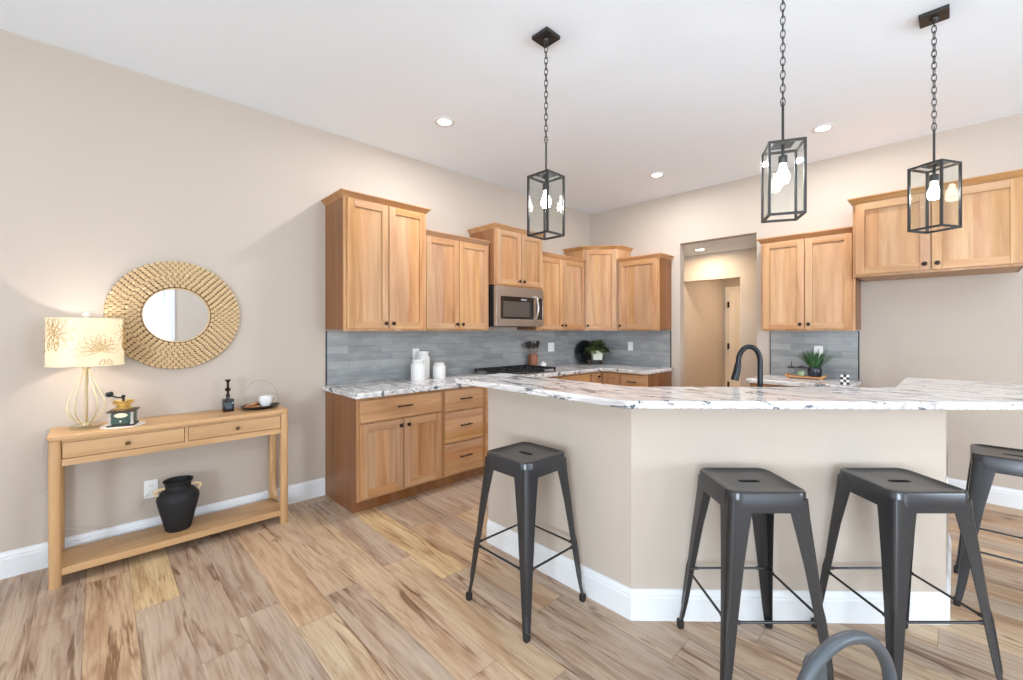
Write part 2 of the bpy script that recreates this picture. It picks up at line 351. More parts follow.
def obj(name, g, mat, parent=None, bev=0, smooth=True, ang=35, loc=None, rot=None, label=None, bseg=2):
    me = bpy.data.meshes.new(name); me.from_pydata(g.v, [], g.f)
    ms = mat if isinstance(mat, (list, tuple)) else [mat]
    for m in ms: me.materials.append(M[m] if isinstance(m, str) else m)
    for p, i in zip(me.polygons, g.mi): p.material_index = i; p.use_smooth = smooth
    bm = bmesh.new(); bm.from_mesh(me); bmesh.ops.recalc_face_normals(bm, faces=bm.faces); bm.to_mesh(me); bm.free()
    if smooth: me.set_sharp_from_angle(angle=math.radians(ang))
    o = bpy.data.objects.new(name, me); COL.objects.link(o)
    if parent: o.parent = parent
    if loc: o.location = loc
    if rot: o.rotation_euler = rot
    if bev:
        md = o.modifiers.new('bevel', 'BEVEL'); md.width = bev; md.segments = bseg; md.limit_method = 'ANGLE'; md.angle_limit = math.radians(40); md.harden_normals = False
    if label: o['label'] = label
    return o
def tag(o, label, cat, group=None):
    o['label'] = label; o['category'] = cat
    if group: o['group'] = group
    return o
def thing(name, label, cat, loc=(0, 0, 0), rz=0, group=None):
    o = bpy.data.objects.new(name, None); COL.objects.link(o); o.empty_display_size = .05
    o.location = loc; o.rotation_euler = (0, 0, rz)
    return tag(o, label, cat, group)
def struct(name, g, mat, bev=0, parent=None, smooth=False):
    o = obj(name, g, mat, parent, bev=bev, smooth=smooth)
    if not parent: o['kind'] = 'structure'
    return o
def copy_tree(o, parent=None):
    c = o.copy(); COL.objects.link(c)
    if parent: c.parent = parent
    for ch in list(o.children): copy_tree(ch, c)
    return c

# ================================================================== SETTING
XL, YB, CH = -3.68, 5.12, 3.05
OPX0, OPX1, OPZ = -2.348, -1.50, 2.435      # passage opening in the back wall
YH = 6.07                                   # far side of the passage
struct('floor', G().box(XL-.15, YR-.15, -.1, XR+.15, 9.0, 0), 'floor')
struct('ceiling', G().box(XL-.15, YR-.15, CH, XR+.15, YB+.115, CH+.12), 'ceil')
struct('wall_left', G().box(XL-.12, YR, 0, XL, YB+.115, CH), 'wall')
g = G().box(XL, YB, 0, OPX0, YB+.115, CH).box(OPX1, YB, 0, XR, YB+.115, CH).box(OPX0, YB, OPZ, OPX1, YB+.115, CH)
struct('wall_back', g, 'wall')
def wall_with_holes(axis, plane, thick, a0, a1, holes):
    g = G(); cur = a0
    def bx(p0, p1, z0, z1):
        if axis == 'x': g.box(plane, p0, z0, plane+thick, p1, z1)
        else: g.box(p0, plane, z0, p1, plane+thick, z1)
    for h0, h1, z0, z1 in holes:
        bx(cur, h0, 0, CH); bx(h0, h1, z1, CH)
        if z0 > 0: bx(h0, h1, 0, z0)
        cur = h1
    bx(cur, a1, 0, CH); return g
struct('wall_right', wall_with_holes('x', XR, .15, YR, YB+.115, [(-1.28, 1.08, 0, 2.42), (2.2, 3.8, .85, 2.42)]), 'wall')
struct('wall_rear', wall_with_holes('y', YR-.15, .15, XL, XR, [(-2.8, -.6, .55, 2.45), (.8, 3.0, .55, 2.45)]), 'wall')
def window(n, axis, plane, a0, a1, z0, z1, inward, mull=1):
    """frame and casing in the wall opening, panes a child"""
    g = G()
    def bx(gg, p0, p1, q0, q1, d0, d1):
        if axis == 'x': gg.box(plane+d0, p0, q0, plane+d1, p1, q1)
        else: gg.box(p0, plane+d0, q0, p1, plane+d1, q1)
    s = inward; t = .09
    for (p0, p1, q0, q1) in ((a0-t, a0, z0-(t if z0 > .1 else 0), z1+t), (a1, a1+t, z0-(t if z0 > .1 else 0), z1+t), (a0, a1, z1, z1+t)):
        bx(g, p0, p1, q0, q1, 0, s*.018)
    if z0 > .1: bx(g, a0, a1, z0-t, z0, 0, s*.03)
    f = .05
    for (p0, p1, q0, q1) in ((a0, a0+f, z0, z1), (a1-f, a1, z0, z1), (a0+f, a1-f, z0, z0+f), (a0+f, a1-f, z1-f, z1)): bx(g, p0, p1, q0, q1, -s*.03, -s*.1)
    for k in range(1, mull+1):
        c = a0+(a1-a0)*k/(mull+1); bx(g, c-.035, c+.035, z0+f, z1-f, -s*.03, -s*.1)
    o = struct('window_%d' % n, g, 'white')
    p = G(); bx(p, a0+f, a1-f, z0+f, z1-f, -s*.06, -s*.066); obj('pane', p, 'pane', o)
window(1, 'x', XR, -1.28, 1.08, 0, 2.42, -1, 2)
window(2, 'x', XR, 2.2, 3.8, .85, 2.42, -1)  # unseen window added so daylight enters from the right
window(3, 'y', YR, -2.8, -.6, .55, 2.45, 1)  # unseen window added for daylight from the rear left
window(4, 'y', YR, .8, 3.0, .55, 2.45, 1)  # unseen window added for the main rear daylight
# passage and the room beyond it
struct('wall_passage_end', G().box(-4.4, YB+.115, 0, -4.3, YH, 2.55), 'wall')
struct('wall_passage_right', G().box(-1.3, YB+.115, 0, -1.2, YH, 2.55), 'wall')
struct('ceiling_passage', G().box(-4.4, YB+.115, 2.435, -1.2, YH+.115, 2.55), 'ceil')
struct('wall_passage_back', G().box(-4.4, YH, 0, -2.74, YH+.115, 2.435).box(-1.975, YH, 0, -1.2, YH+.115, 2.435).box(-2.74, YH, 2.075, -1.975, YH+.115, 2.435), 'wall')
struct('wall_beyond_left', G().box(-2.86, YH+.115, 0, -2.745, 7.75, 2.55), 'wall')
struct('wall_beyond_far', G().box(-2.745, 7.6, 0, -.8, 7.75, 2.55), 'wall')
struct('wall_beyond_right', G().box(-.8, YH+.115, 0, -.7, 7.75, 2.55), 'wall')
struct('ceiling_beyond', G().box(-2.86, YH+.115, 2.44, -.7, 7.75, 2.55), 'ceil')
dr = G().box(-2.64, 7.56, .01, -1.86, 7.598, 2.04)
for q0, q1 in ((.12, .98), (1.08, 1.95)):
    dr.box(-2.52, 7.552, q0, -1.98, 7.56, q1)
d1 = struct('door_1', dr, 'door', bev=.006)
ht = G().box(-2.70, 7.58, 0, -2.645, 7.6, 2.1).box(-1.855, 7.58, 0, -1.80, 7.6, 2.1).box(-2.645, 7.58, 2.045, -1.855, 7.6, 2.1)
obj('door_casing', ht, 'door', d1, bev=.004)
for z in (.47, 1.11, 1.80): obj('hinge', G().box(-2.655, 7.545, z-.05, -2.625, 7.559, z+.05), 'bronze', d1)
# baseboards
def bboard(name, pts, h=.145, t=.014, side=1, parent=None):
    """run of baseboard along a polyline, thickness to the left (side=1) of travel"""
    def offs(d):
        out = []
        for i, p in enumerate(pts):
            p = Vector(p); ds = []
            if i > 0: ds.append((p-Vector(pts[i-1])).normalized())
            if i < len(pts)-1: ds.append((Vector(pts[i+1])-p).normalized())
            ns = [Vector((-q.y, q.x))*side for q in ds]
            if len(ns) == 1: out.append(p+ns[0]*d)
            else:
                b = (ns[0]+ns[1]).normalized(); out.append(p+b*(d/b.dot(ns[0])))
        return out
    g = G(); prof = [(0, 0), (t, 0), (t, h*.72), (t*.8, h*.76), (t*.8, h*.83), (t*.35, h*.95), (t*.3, h), (0, h)]
    rows = [offs(d) for d, z in prof]
    loops = [[(rows[k][i].x, rows[k][i].y, prof[k][1]) for k in range(len(prof))] for i in range(len(pts))]
    g.loft(loops)
    return struct(name, g, 'white', parent=parent)
bboard('baseboard_left', [(XL, YR), (XL, 1.368)], side=-1)
bboard('baseboard_back', [(-.62, YB), (XR, YB)], side=-1)
bboard('baseboard_back_left', [(-2.452, YB), (OPX0, YB), (OPX0, YB+.115)], side=-1)
bboard('baseboard_passage', [(-1.975, YH), (-1.3, YH)], side=-1)
bboard('baseboard_beyond', [(-2.745, YH+.115), (-2.745, 7.6)], side=-1)

# ================================================================== RECESSED LIGHTS
def can_light(x, y, z, label, power, colr=(.98, .98, .98)):
    t = thing('recessed_light', label, 'ceiling light', (x, y, z), 0, 'recessed ceiling lights')
    obj('trim_ring', G().lathe([(.052, -.004), (.075, -.006), (.082, -.003), (.082, 0), (.052, 0), (.052, -.004)], seg=32, cap0=False, cap1=False), 'white', t)
    obj('lens', G().lathe([(.0001, -.002), (.051, -.003), (.0515, -.0005), (.0001, -.0005)], seg=32), 'can', t)
    l = bpy.data.lights.new('recessed_light_lamp', 'AREA'); l.shape = 'DISK'; l.size = .1; l.energy = power; l.color = colr
    o = bpy.data.objects.new('recessed_light_lamp', l); COL.objects.link(o); o.location = (x, y, z-.02)
    return t
CANW = 20.5
can_light(-2.85, 2.0, CH, 'round recessed light in the white ceiling above the tallest left cabinet', CANW)
can_light(-2.24, 4.33, CH, 'round recessed light in the ceiling near the far room corner', CANW)
can_light(-.77, 4.32, CH, 'round recessed light in the ceiling right of the middle lantern', CANW)
can_light(-2.34, 5.69, 2.435, 'round recessed light in the low passage ceiling', 15, (1, .80, .56))
can_light(-2.6, -1.6, CH, 'unseen recessed light added over the sitting end by the left wall', CANW*.45)  # unseen fixture, added to light the near left of the room
can_light(1.2, 1.6, CH, 'unseen recessed light added behind the camera near the island', CANW*.45)  # out-of-view fixture added as extra light around the island
can_light(1.6, -1.2, CH, 'unseen recessed light added over the rear of the room', CANW*.45)  # out-of-view fixture added to brighten the rear
can_light(-1.8, 6.9, 2.44, 'unseen recessed light added in the small room beyond the passage', 20, (1, .76, .5))  # unseen fixture added so the room beyond is evenly, warmly lit

# ================================================================== CABINETS
def shaker(g, x0, x1, z0, z1, y, st=.057, th=.02):
    """shaker door whose back is at y, facing -y"""
    g.box(x0, y-th, z0, x0+st, y, z1, 0); g.box(x1-st, y-th, z0, x1, y, z1, 0)
    g.box(x0+st, y-th, z0, x1-st, y, z0+st, 1); g.box(x0+st, y-th, z1-st, x1-st, y, z1, 1)
    g.box(x0+st, y-th*.5, z0+st, x1-st, y, z1-st, 0)
def knob(parent, x, y, z, k=1.0, m='bronze'):
    g = G().lathe([(.007, 0), (.006, .012), (.014, .017), (.016, .023), (.012, .028), (.0001, .03)], seg=16)
    g.xf(Matrix.Translation((x, y, z)) @ Matrix.Rotation(PI/2, 4, 'X') @ Matrix.Scale(k, 4)); return obj('knob', g, m, parent)
def pull(parent, x, y, z, w=.13):
    g = G().tube([(x-w/2, y-.026, z), (x+w/2, y-.026, z)], .0055, 8).tube([(x-w*.36, y, z), (x-w*.36, y-.026, z)], .0045, 8).tube([(x+w*.36, y, z), (x+w*.36, y-.026, z)], .0045, 8)
    return obj('pull', g, 'blackpull', parent)
def crown(parent, w, d, h, left, right, ov=.034, ch=.041):
    """moulding round the top: front at y=-d"""
    def ring(o, z):
        l, r = (o if left else 0), (o if right else 0)
        return [(-l, 0, z), (w+r, 0, z), (w+r, -d-o, z), (-l, -d-o, z)]
    loops = [ring(.002, h-.004), ring(.005, h), ring(.008, h+.005), ring(.014, h+.013), ring(.024, h+.025), ring(ov-.003, h+.031), ring(ov, h+.033), ring(ov, h+ch)]
    obj('crown_moulding', G().loft(loops), 'wh', parent, smooth=False)
def off(loc, rz, e=.0015):      # a hair clear of the wall behind
    return (loc[0]+(e if rz else 0), loc[1]-(0 if rz else e), loc[2])
def upper(label, loc, rz, w, h, d, nd, cl, cr, knobs, group='upper wall cabinets', rev=.02):
    t = thing('wall_cabinet', label, 'cabinet', off(loc, rz), rz, group)
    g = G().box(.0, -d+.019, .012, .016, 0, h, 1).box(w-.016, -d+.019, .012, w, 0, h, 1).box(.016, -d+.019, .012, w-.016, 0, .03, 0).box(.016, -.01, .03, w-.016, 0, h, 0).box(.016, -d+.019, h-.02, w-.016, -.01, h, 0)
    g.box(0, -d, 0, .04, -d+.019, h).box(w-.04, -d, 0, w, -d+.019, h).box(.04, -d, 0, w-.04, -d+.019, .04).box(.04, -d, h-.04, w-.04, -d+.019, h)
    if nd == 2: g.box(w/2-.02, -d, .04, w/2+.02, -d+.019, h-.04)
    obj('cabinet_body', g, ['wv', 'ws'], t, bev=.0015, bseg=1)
    dw = (w-2*rev-(nd-1)*.008)/nd
    for k in range(nd):
        x0 = rev+k*(dw+.008)
        dg = G(); shaker(dg, x0, x0+dw, .018, h-.012, -d)
        dr = obj('door', dg, ['wv', 'wh'], t, bev=.002)
        kx = (x0+dw-.03) if (nd == 2 and k == 0) or (nd == 1 and knobs == 'r') else x0+.03
        knob(dr, kx, -d-.02, .018+.045)
    crown(t, w, d, h, cl, cr)
    return t
R90 = PI/2
UB = 1.372
upper('tall two door wood wall cabinet at the near end of the left run', (XL, 1.372, UB), R90, .745, 1.052, .377, 2, True, True, '')
upper('lower two door wood wall cabinet between the tall end cabinet and the microwave', (XL, 2.12, UB), R90, .783, .877, .325, 2, False, False, '')
upper('short two door wood cabinet mounted directly over the microwave', (XL, 2.910, 1.835), R90, .72, .589, .415, 2, True, True, '')
upper('two door wood wall cabinet between the microwave and the corner cabinet', (XL, 3.632, UB), R90, .905, .877, .325, 2, False, False, '')
upper('single door wood wall cabinet left of the passage opening', (-3.012, YB, UB), 0, .557, .877, .325, 1, False, True, 'l')
upper('two door wood wall cabinet right of the passage above the grassy plant', (-1.365, YB, UB), 0, .745, .877, .325, 2, True, False, '')
upper('wide high two door wood cabinet over the empty refrigerator space', (-.60, YB, 1.815), 0, .93, .609, .61, 2, True, True, '')
# diagonal corner wall cabinet
t = thing('corner_wall_cabinet', 'diagonal single door wood wall cabinet in the room corner', 'cabinet', (XL+.0015, YB-.0015, UB), 0, 'upper wall cabinets')
hh = 1.052; LA, LB, D_ = .58, .66, .305      # leg along the left wall, leg along the back wall, side depth
poly = [(0, 0), (0, -LA), (D_, -LA), (LB, -D_), (LB, 0)]
obj('cabinet_body', G().prism(poly, 0, hh), 'wv', t, bev=.0015, bseg=1)
fc = Vector(((D_+LB)/2, -(LA+D_)/2, 0)); fw = math.hypot(LB-D_, LA-D_); fa = math.atan2(LA-D_, LB-D_)
mt = Matrix.Translation(fc) @ Matrix.Rotation(fa, 4, 'Z')
dg = G(); shaker(dg, -fw/2+.03, fw/2-.03, .018, hh-.012, -.0005); dg.xf(mt)
dr = obj('door', dg, ['wv', 'wh'], t, bev=.002)
kg = G().lathe([(.007, 0), (.006, .012), (.014, .017), (.016, .023), (.012, .028), (.0001, .03)], seg=16)
kg.xf(mt @ Matrix.Translation((-fw/2+.06, -.0205, .063)) @ Matrix.Rotation(PI/2, 4, 'X')); obj('knob', kg, 'bronze', dr)
def cring(o, z):
    k = o*math.tan(fa/2); k2 = o*math.tan((PI/2-fa)/2)
    return [(0, 0, z), (0, -LA-o, z), (D_+k, -LA-o, z), (LB+o, -D_-k2, z), (LB+o, 0, z)]
obj('crown_moulding', G().loft([cring(.002, hh-.004), cring(.005, hh), cring(.014, hh+.013), cring(.024, hh+.025), cring(.034, hh+.033), cring(.034, hh+.041)]), 'wh', t, smooth=False)

# base cabinets: local x along the run, front at y=-d
BH = .875
def base_body(t, w, d=.61, rails=()):
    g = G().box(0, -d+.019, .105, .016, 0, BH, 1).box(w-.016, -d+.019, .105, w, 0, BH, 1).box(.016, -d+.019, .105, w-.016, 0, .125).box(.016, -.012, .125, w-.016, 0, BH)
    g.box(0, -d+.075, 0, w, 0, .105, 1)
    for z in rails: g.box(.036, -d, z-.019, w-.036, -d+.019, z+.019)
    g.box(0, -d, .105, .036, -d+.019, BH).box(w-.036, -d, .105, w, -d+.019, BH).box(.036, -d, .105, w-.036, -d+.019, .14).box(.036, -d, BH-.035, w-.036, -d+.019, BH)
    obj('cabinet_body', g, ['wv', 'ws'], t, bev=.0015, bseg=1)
def drawer(t, x0, x1, z0, z1, d=.61, flat=True, pw=.13):
    g = G().box(x0, -d-.02, z0, x1, -d, z1)
    o = obj('drawer', g, 'wh', t, bev=.003); pull(o, (x0+x1)/2, -d-.02, (z0+z1)/2+.01, pw); return o
def bdoor(t, x0, x1, z0, z1, kside, d=.61):
    g = G(); shaker(g, x0, x1, z0, z1, -d); o = obj('door', g, ['wv', 'wh'], t, bev=.002)
    knob(o, x1-.03 if kside == 'r' else x0+.03, -d-.02, z1-.045); return o
GB = 'wood base cabinets'
t = thing('base_cabinet', 'wood base cabinet with one drawer over two doors, nearest end of left run', 'cabinet', off((XL, 1.372, 0), R90), R90, GB)
base_body(t, .756, rails=(.682,)); drawer(t, .02, .736, .69, .853); bdoor(t, .02, .374, .125, .675, 'r'); bdoor(t, .382, .736, .125, .675, 'l')
t = thing('base_cabinet', 'wood base cabinet with a stack of three drawers beside the island end', 'cabinet', off((XL, 2.13, 0), R90), R90, GB)
base_body(t, .46, rails=(.392, .667))
for z0, z1 in ((.125, .385), (.4, .66), (.675, .853)): drawer(t, .02, .44, z0, z1)
t = thing('base_cabinet', 'wood base cabinet with drawers under the gas cooktop', 'cabinet', off((XL, 2.592, 0), R90), R90, GB)
base_body(t, 1.07, rails=(.392,)); drawer(t, .02, 1.05, .4, .853); drawer(t, .02, 1.05, .125, .385)
t = thing('base_cabinet', 'wood base cabinet with drawers between the cooktop and the corner', 'cabinet', off((XL, 3.664, 0), R90), R90, GB)
base_body(t, .6, rails=(.392, .667))
for z0, z1 in ((.125, .385), (.4, .66), (.675, .853)): drawer(t, .02, .58, z0, z1)
t = thing('corner_base_cabinet', 'wood base cabinet with two narrow doors meeting in the inside corner', 'cabinet', (XL+.0015, YB-.0015, 0), 0, GB)
CL = .854
g = G().prism([(0, 0), (0, -CL), (.61, -CL), (.61, -.61), (CL+.026, -.61), (CL+.026, 0)], .105, BH).prism([(0, 0), (0, -CL), (.535, -CL), (.535, -.535), (CL+.026, -.535), (CL+.026, 0)], 0, .105)
obj('cabinet_body', g, 'wv', t, bev=.0015, bseg=1)
dg = G(); shaker(dg, .636, CL+.01, .125, .853, -.61); o = obj('door', dg, ['wv', 'wh'], t, bev=.002)
dg = G(); shaker(dg, -CL+.015, -.632, .125, .853, 0, st=.05); dg.xf(Matrix.Translation((.61, 0, 0)) @ Matrix.Rotation(R90, 4, 'Z')); o = obj('door', dg, ['wv', 'wh'], t, bev=.002)
kg = G().lathe([(.007, 0), (.006, .012), (.014, .017), (.016, .023), (.012, .028), (.0001, .03)], seg=16)
kg.xf(Matrix.Translation((.63, -.71, .81)) @ Matrix.Rotation(R90, 4, 'Y')); obj('knob', kg, 'bronze', o)
t = thing('base_cabinet', 'narrow wood base cabinet with drawers at the far end before the passage', 'cabinet', off((-2.796, YB, 0), 0), 0, GB)
base_body(t, .341, rails=(.392, .667))
for z0, z1 in ((.125, .385), (.4, .66), (.675, .853)): drawer(t, .02, .321, z0, z1, pw=.12)
t = thing('base_cabinet', 'wood base cabinet right of the passage under the small counter', 'cabinet', off((-1.38, YB, 0), 0), 0, GB)
base_body(t, .745, rails=(.682,)); drawer(t, .02, .725, .69, .853); bdoor(t, .02, .368, .125, .675, 'r'); bdoor(t, .376, .725, .125, .675, 'l')

# counters
CT = .915
def slab(name, poly, z0, z1, label, bev=.006):
    return tag(obj(name, G().prism(poly, z0, z1), 'granite', bev=bev), label, 'countertop')
slab('countertop', [(XL+.001, 1.345), (-3.025, 1.345), (-3.025, 4.465), (-2.43, 4.465), (-2.43, YB-.001), (XL+.001, YB-.001)], BH, CT, 'L shaped white veined granite countertop on the left and back base cabinets')
slab('countertop', [(-1.405, 4.48), (-.61, 4.48), (-.61, YB-.001), (-1.405, YB-.001)], BH, CT, 'short white granite countertop right of the passage holding the wooden tray')
# backsplashes: local x along wall
def splash(label, loc, rz, w, ends):
    t = thing('backsplash', label, 'backsplash', off(loc, rz), rz)
    obj('tile', G().box(0, -.009, 0, w, 0, UB-CT-.001), 'tile', t)
    for x in ends: obj('edge_trim', G().box(x-.004, -.011, 0, x+.004, 0, UB-CT-.001), 'edge', t)
splash('grey glazed tile backsplash along the left wall under the long cabinet run', (XL, 1.375, CT), R90, 3.744, [.004])
splash('grey tile backsplash left of the passage behind the round black tray', (XL+.0095, YB, CT), 0, 1.213, [1.209])
splash('grey tile backsplash right of the passage behind the grassy plant', (-1.372, YB, CT), 0, .74, [.004, .736])

# ================================================================== ISLAND
P0, P1, P2, P3 = (-2.125, 1.835), (-1.08, 1.835), (-.037, 2.878), (-.037, 3.72)
isl = thing('island_wall', 'beige painted angled island half wall with white baseboard under the granite bar', 'kitchen island', (0, 0, 0))
obj('half_wall', G().prism([P0, P1, P2, P3, (-.142, 3.72), (-.142, 2.936), (-1.128, 1.95), (-2.125, 1.95)], 0, 1.034), 'wall', isl, smooth=False)
bb = bboard('baseboard', [P0, P1, P2, P3], side=-1, parent=isl)
obj('outlet_plate', G().box(-.037, 3.0, .53, -.031, 3.075, .645), 'plate', isl, bev=.002)
bar = [(-2.255, 1.655), (-1.003, 1.655), (.30, 2.958), (.30, 3.83), (-.235, 3.83), (-.235, 3.115), (-1.24, 2.11), (-2.27, 2.11)]
slab('bar_counter', bar, 1.035, 1.07, 'long angled white veined granite bar top on the island half wall', bev=.007)
ic = thing('island_cabinet', 'wood sink cabinets on the kitchen side of the island', 'cabinet', (0, 0, 0))
inn = [(-2.125, 1.951), (-1.1285, 1.951), (-.143, 2.9365), (-.143, 3.72), (-.73, 3.72), (-.73, 3.182), (-1.373, 2.54), (-2.125, 2.54)]
obj('cabinet_body', G().prism(inn, .1, BH).prism([(-2.12, 1.951), (-1.1285, 1.951), (-.143, 2.9365), (-.143, 3.70), (-.66, 3.70), (-.66, 3.15), (-1.34, 2.47), (-2.12, 2.47)], 0, .1), 'wv', ic, bev=.0015)
dg = G(); shaker(dg, -.36, -.01, .125, .853, 0); shaker(dg, .01, .36, .125, .853, 0)
dg.xf(Matrix.Translation((-1.0515-.001, 2.861+.001, 0)) @ Matrix.Rotation(PI*.75+PI/2, 4, 'Z')); obj('door', dg, ['wv', 'wh'], ic)
dg = G(); shaker(dg, -.36, -.01, .125, .853, 0); shaker(dg, .01, .36, .125, .853, 0)
dg.xf(Matrix.Translation((-1.75, 2.541, 0)) @ Matrix.Rotation(PI, 4, 'Z')); obj('door', dg, ['wv', 'wh'], ic)
slab('sink_counter', [(-2.125, 1.951), (-1.1285, 1.951), (-.143, 2.9365), (-.143, 3.72), (-.76, 3.72), (-.76, 3.195), (-1.386, 2.57), (-2.125, 2.57)], BH, CT, 'lower granite sink counter hidden behind the raised bar')
# faucet
fl = cm(1.42, 2.45, CT)
t = thing('faucet', 'tall dark gooseneck kitchen faucet rising behind the bar', 'faucet', fl, YAW)
obj('base', G().lathe([(.028, 0), (.028, .006), (.022, .012), (.019, .06), (.017, .07), (.0001, .07)], seg=24), 'faucet', t)
pts = [(0, 0, .06), (0, 0, .2), (0, 0, .285)]
for k in range(1, 13):
    a = PI*k/13; pts.append((-.062+.062*math.cos(a), 0, .285+.085*math.sin(a)))
pts.append((-.126, 0, .265))
obj('neck', G().tube(pts, .0145, 14), 'faucet', t)
obj('spray_head', G().tube([(-.125, 0, .275), (-.127, 0, .262), (-.133, 0, .23), (-.142, 0, .195), (-.146, 0, .178)], [.016, .018, .019, .021, .021], 16), 'faucet', t)
obj('lever', G().tube([(.018, 0, .05), (.05, 0, .055), (.075, -.01, .095)], [.009, .008, .005], 10), 'faucet', t)

# ================================================================== COOKTOP, MICROWAVE
t = thing('gas_cooktop', 'black gas cooktop with cast iron grates set in the left counter', 'cooktop', (-3.335, 3.288, CT), R90)
obj('cooktop_pan', G().box(-.395, -.262, 0, .395, .262, .012), 'steel', t, bev=.004)
for k in range(3):
    x0 = -.387+k*.26; x1 = x0+.254; gg = G()
    for y in (-.225, .245): gg.box(x0, y-.008, .036, x1, y+.008, .052)
    for x in (x0+.008, x1-.008): gg.box(x-.008, -.217, .036, x+.008, .237, .052)
    for y in (-.11, .01, .13): gg.box(x0+.016, y-.006, .038, x1-.016, y+.006, .054)
    gg.box((x0+x1)/2-.006, -.217, .038, (x0+x1)/2+.006, .237, .0535)
    for x in (x0+.008, x1-.008):
        for y in (-.22, .24): gg.box(x-.008, y-.008, .012, x+.008, y+.008, .037)
    obj('grate', gg, 'cast', t, bev=.002)
for x, y in ((-.25, -.11), (-.25, .13), (0, .01), (.25, -.11), (.25, .13)):
    obj('burner', G().lathe([(.05, .012), (.05, .022), (.036, .024), (.036, .031), (.0001, .033)], (x, y, 0), 20), 'cast', t)
for k in range(5):
    obj('knob', G().lathe([(.016, .012), (.016, .03), (.013, .034), (.0001, .034)], (-.16+k*.08, -.243, 0), 16), 'black', t)

MWX, MWW, MWD, MZ, MH = 2.913, .714, .422, 1.42, .412
t = thing('microwave', 'stainless over the range microwave below the short wood cabinet', 'microwave', (XL+.011, MWX, MZ), R90)
obj('housing', G().box(0, -MWD+.04, 0, MWW, 0, MH), 'cast', t, bev=.003)
g = G().box(0, -MWD, .0, MWW, -MWD+.039, .075).box(0, -MWD, MH-.1, MWW, -MWD+.039, MH).box(0, -MWD, .075, .06, -MWD+.039, MH-.1).box(MWW-.012, -MWD, .075, MWW, -MWD+.039, MH-.1)
obj('front_panel', g, 'steel', t, bev=.002)
obj('door_glass', G().box(.06, -MWD+.003, .075, .555, -MWD+.039, MH-.1), 'darkglass', t)
obj('window_mesh', G().box(.1, -MWD+.001, .1, .49, -MWD+.003, MH-.15), plain('microwave_mesh', rgb(92, 84, 80), .25, .3), t)
obj('control_panel', G().box(.6, -MWD+.002, .075, MWW-.012, -MWD+.039, MH-.1), 'darkglass', t)
obj('door_rail', G().box(.555, -MWD+.001, .075, .6, -MWD+.039, MH-.1), 'steel', t)
obj('display', G().box(.36, -MWD+.0005, MH-.135, .44, -MWD+.003, MH-.118), plain('display_grey', rgb(150, 150, 150), .4), t)
hp = [(.575, -MWD, .075), (.575, -MWD-.03, .095)]+[(.575, -MWD-.03-.022*math.sin(PI*k/8), .095+(MH-.2)*k/8) for k in range(1, 8)]+[(.575, -MWD-.03, MH-.105), (.575, -MWD, MH-.085)]
obj('handle', G().tube(hp, .0135, 12), 'steel', t)
obj('vent', G().box(.04, -MWD+.06, -.006, MWW-.04, -.1, 0), 'slot', t)

# ================================================================== OUTLETS
def outlet(label, loc, rz, gang=1, w=.072, h=.117):
    t = thing('outlet', label, 'wall outlet', loc, rz, 'wall outlets')
    W_ = w if gang == 1 else .118
    obj('cover_plate', G().box(-W_/2, -.006, -h/2, W_/2, 0, h/2), 'plate', t, bev=.002)
    for k in range(gang):
        cx = (k-(gang-1)/2)*.046
        for dz in (-.02, .02):
            s_ = G().lathe([(.0145, 0), (.0145, .002), (.0001, .002)], seg=20).xf(Matrix.Translation((cx, -.006, dz)) @ Matrix.Rotation(PI/2, 4, 'X'))
            so = obj('socket', s_, 'plate', t)
            obj('slot', G().box(cx-.007, -.0085, dz-.001, cx-.005, -.008, dz+.007).box(cx+.005, -.0085, dz-.001, cx+.007, -.008, dz+.007), 'slot', so)
    return t
tf = .0095
outlet('white wall outlet on the tile behind the white canisters', (XL+tf, 2.235, 1.14), R90)
outlet('square double white wall outlet on the tile right of the utensil crock', (XL+tf, 4.25, 1.158), R90, 2)
outlet('white wall outlet on the tile left of the passage', (-3.02, YB-tf, 1.165), 0)
outlet('white wall outlet on the tile behind the grassy plant', (-.945, YB-tf, 1.165), 0)
outlet('white wall outlet low on the beige wall behind the black vase', (XL, .25, .335), R90)

# ================================================================== CONSOLE TABLE
# local x along wall (0..1.13), back y=0, front y=-.33
CY0, CY1 = -.192, .983; CWD = CY1-CY0; CD = .335; CTZ = .812
t = thing('console_table', 'light oak console table with two drawers and a low shelf against the left wall', 'console table', (XL+.018, CY0, 0), R90)
ov = .007; r_ = .045; tp = []
for (cx, cy, a0) in ((CWD+ov-r_, -CD-ov+r_, 270), (-ov+r_, -CD-ov+r_, 180)):
    arc = [(cx+r_*math.cos(math.radians(a0+q*15)), cy+r_*math.sin(math.radians(a0+q*15))) for q in range(7)]
    tp.append(arc)
poly = tp[1]+tp[0]+[(CWD+ov, 0), (-ov, 0)]
obj('tabletop', G().prism(poly, CTZ-.026, CTZ), 'oh', t, bev=.006, bseg=3)
LW = .05
def leg_poly(x, y, flip):
    return [(x+(p[0]), y+p[1]) for p in rrect(LW/2, LW/2, .016, 4)]
for x in (LW/2, CWD-LW/2): obj('front_leg', G().prism(leg_poly(x, -CD+LW/2, 0), 0, CTZ-.0262), 'ov', t)
for x in (LW/2, CWD-LW/2):
    g = G().prism(leg_poly(x, -.035, 0), .105, CTZ-.0262)
    # curved foot brace sweeping forward from the rear leg to the shelf
    pr = []
    for k in range(9):
        a = PI/2*k/8; pr.append((-.06-.1*(1-math.cos(a)), .125+.14*(1-math.sin(a))))
    loops = [[(x-.014, y, z), (x+.014, y, z), (x+.014, y+.028, z-.005), (x-.014, y+.028, z-.005)] for y, z in pr]
    obj('rear_leg', g, 'ov', t)
    obj('curved_brace', G().loft(loops), 'ov', t)
AZ0, AZ1 = .648, CTZ-.0262
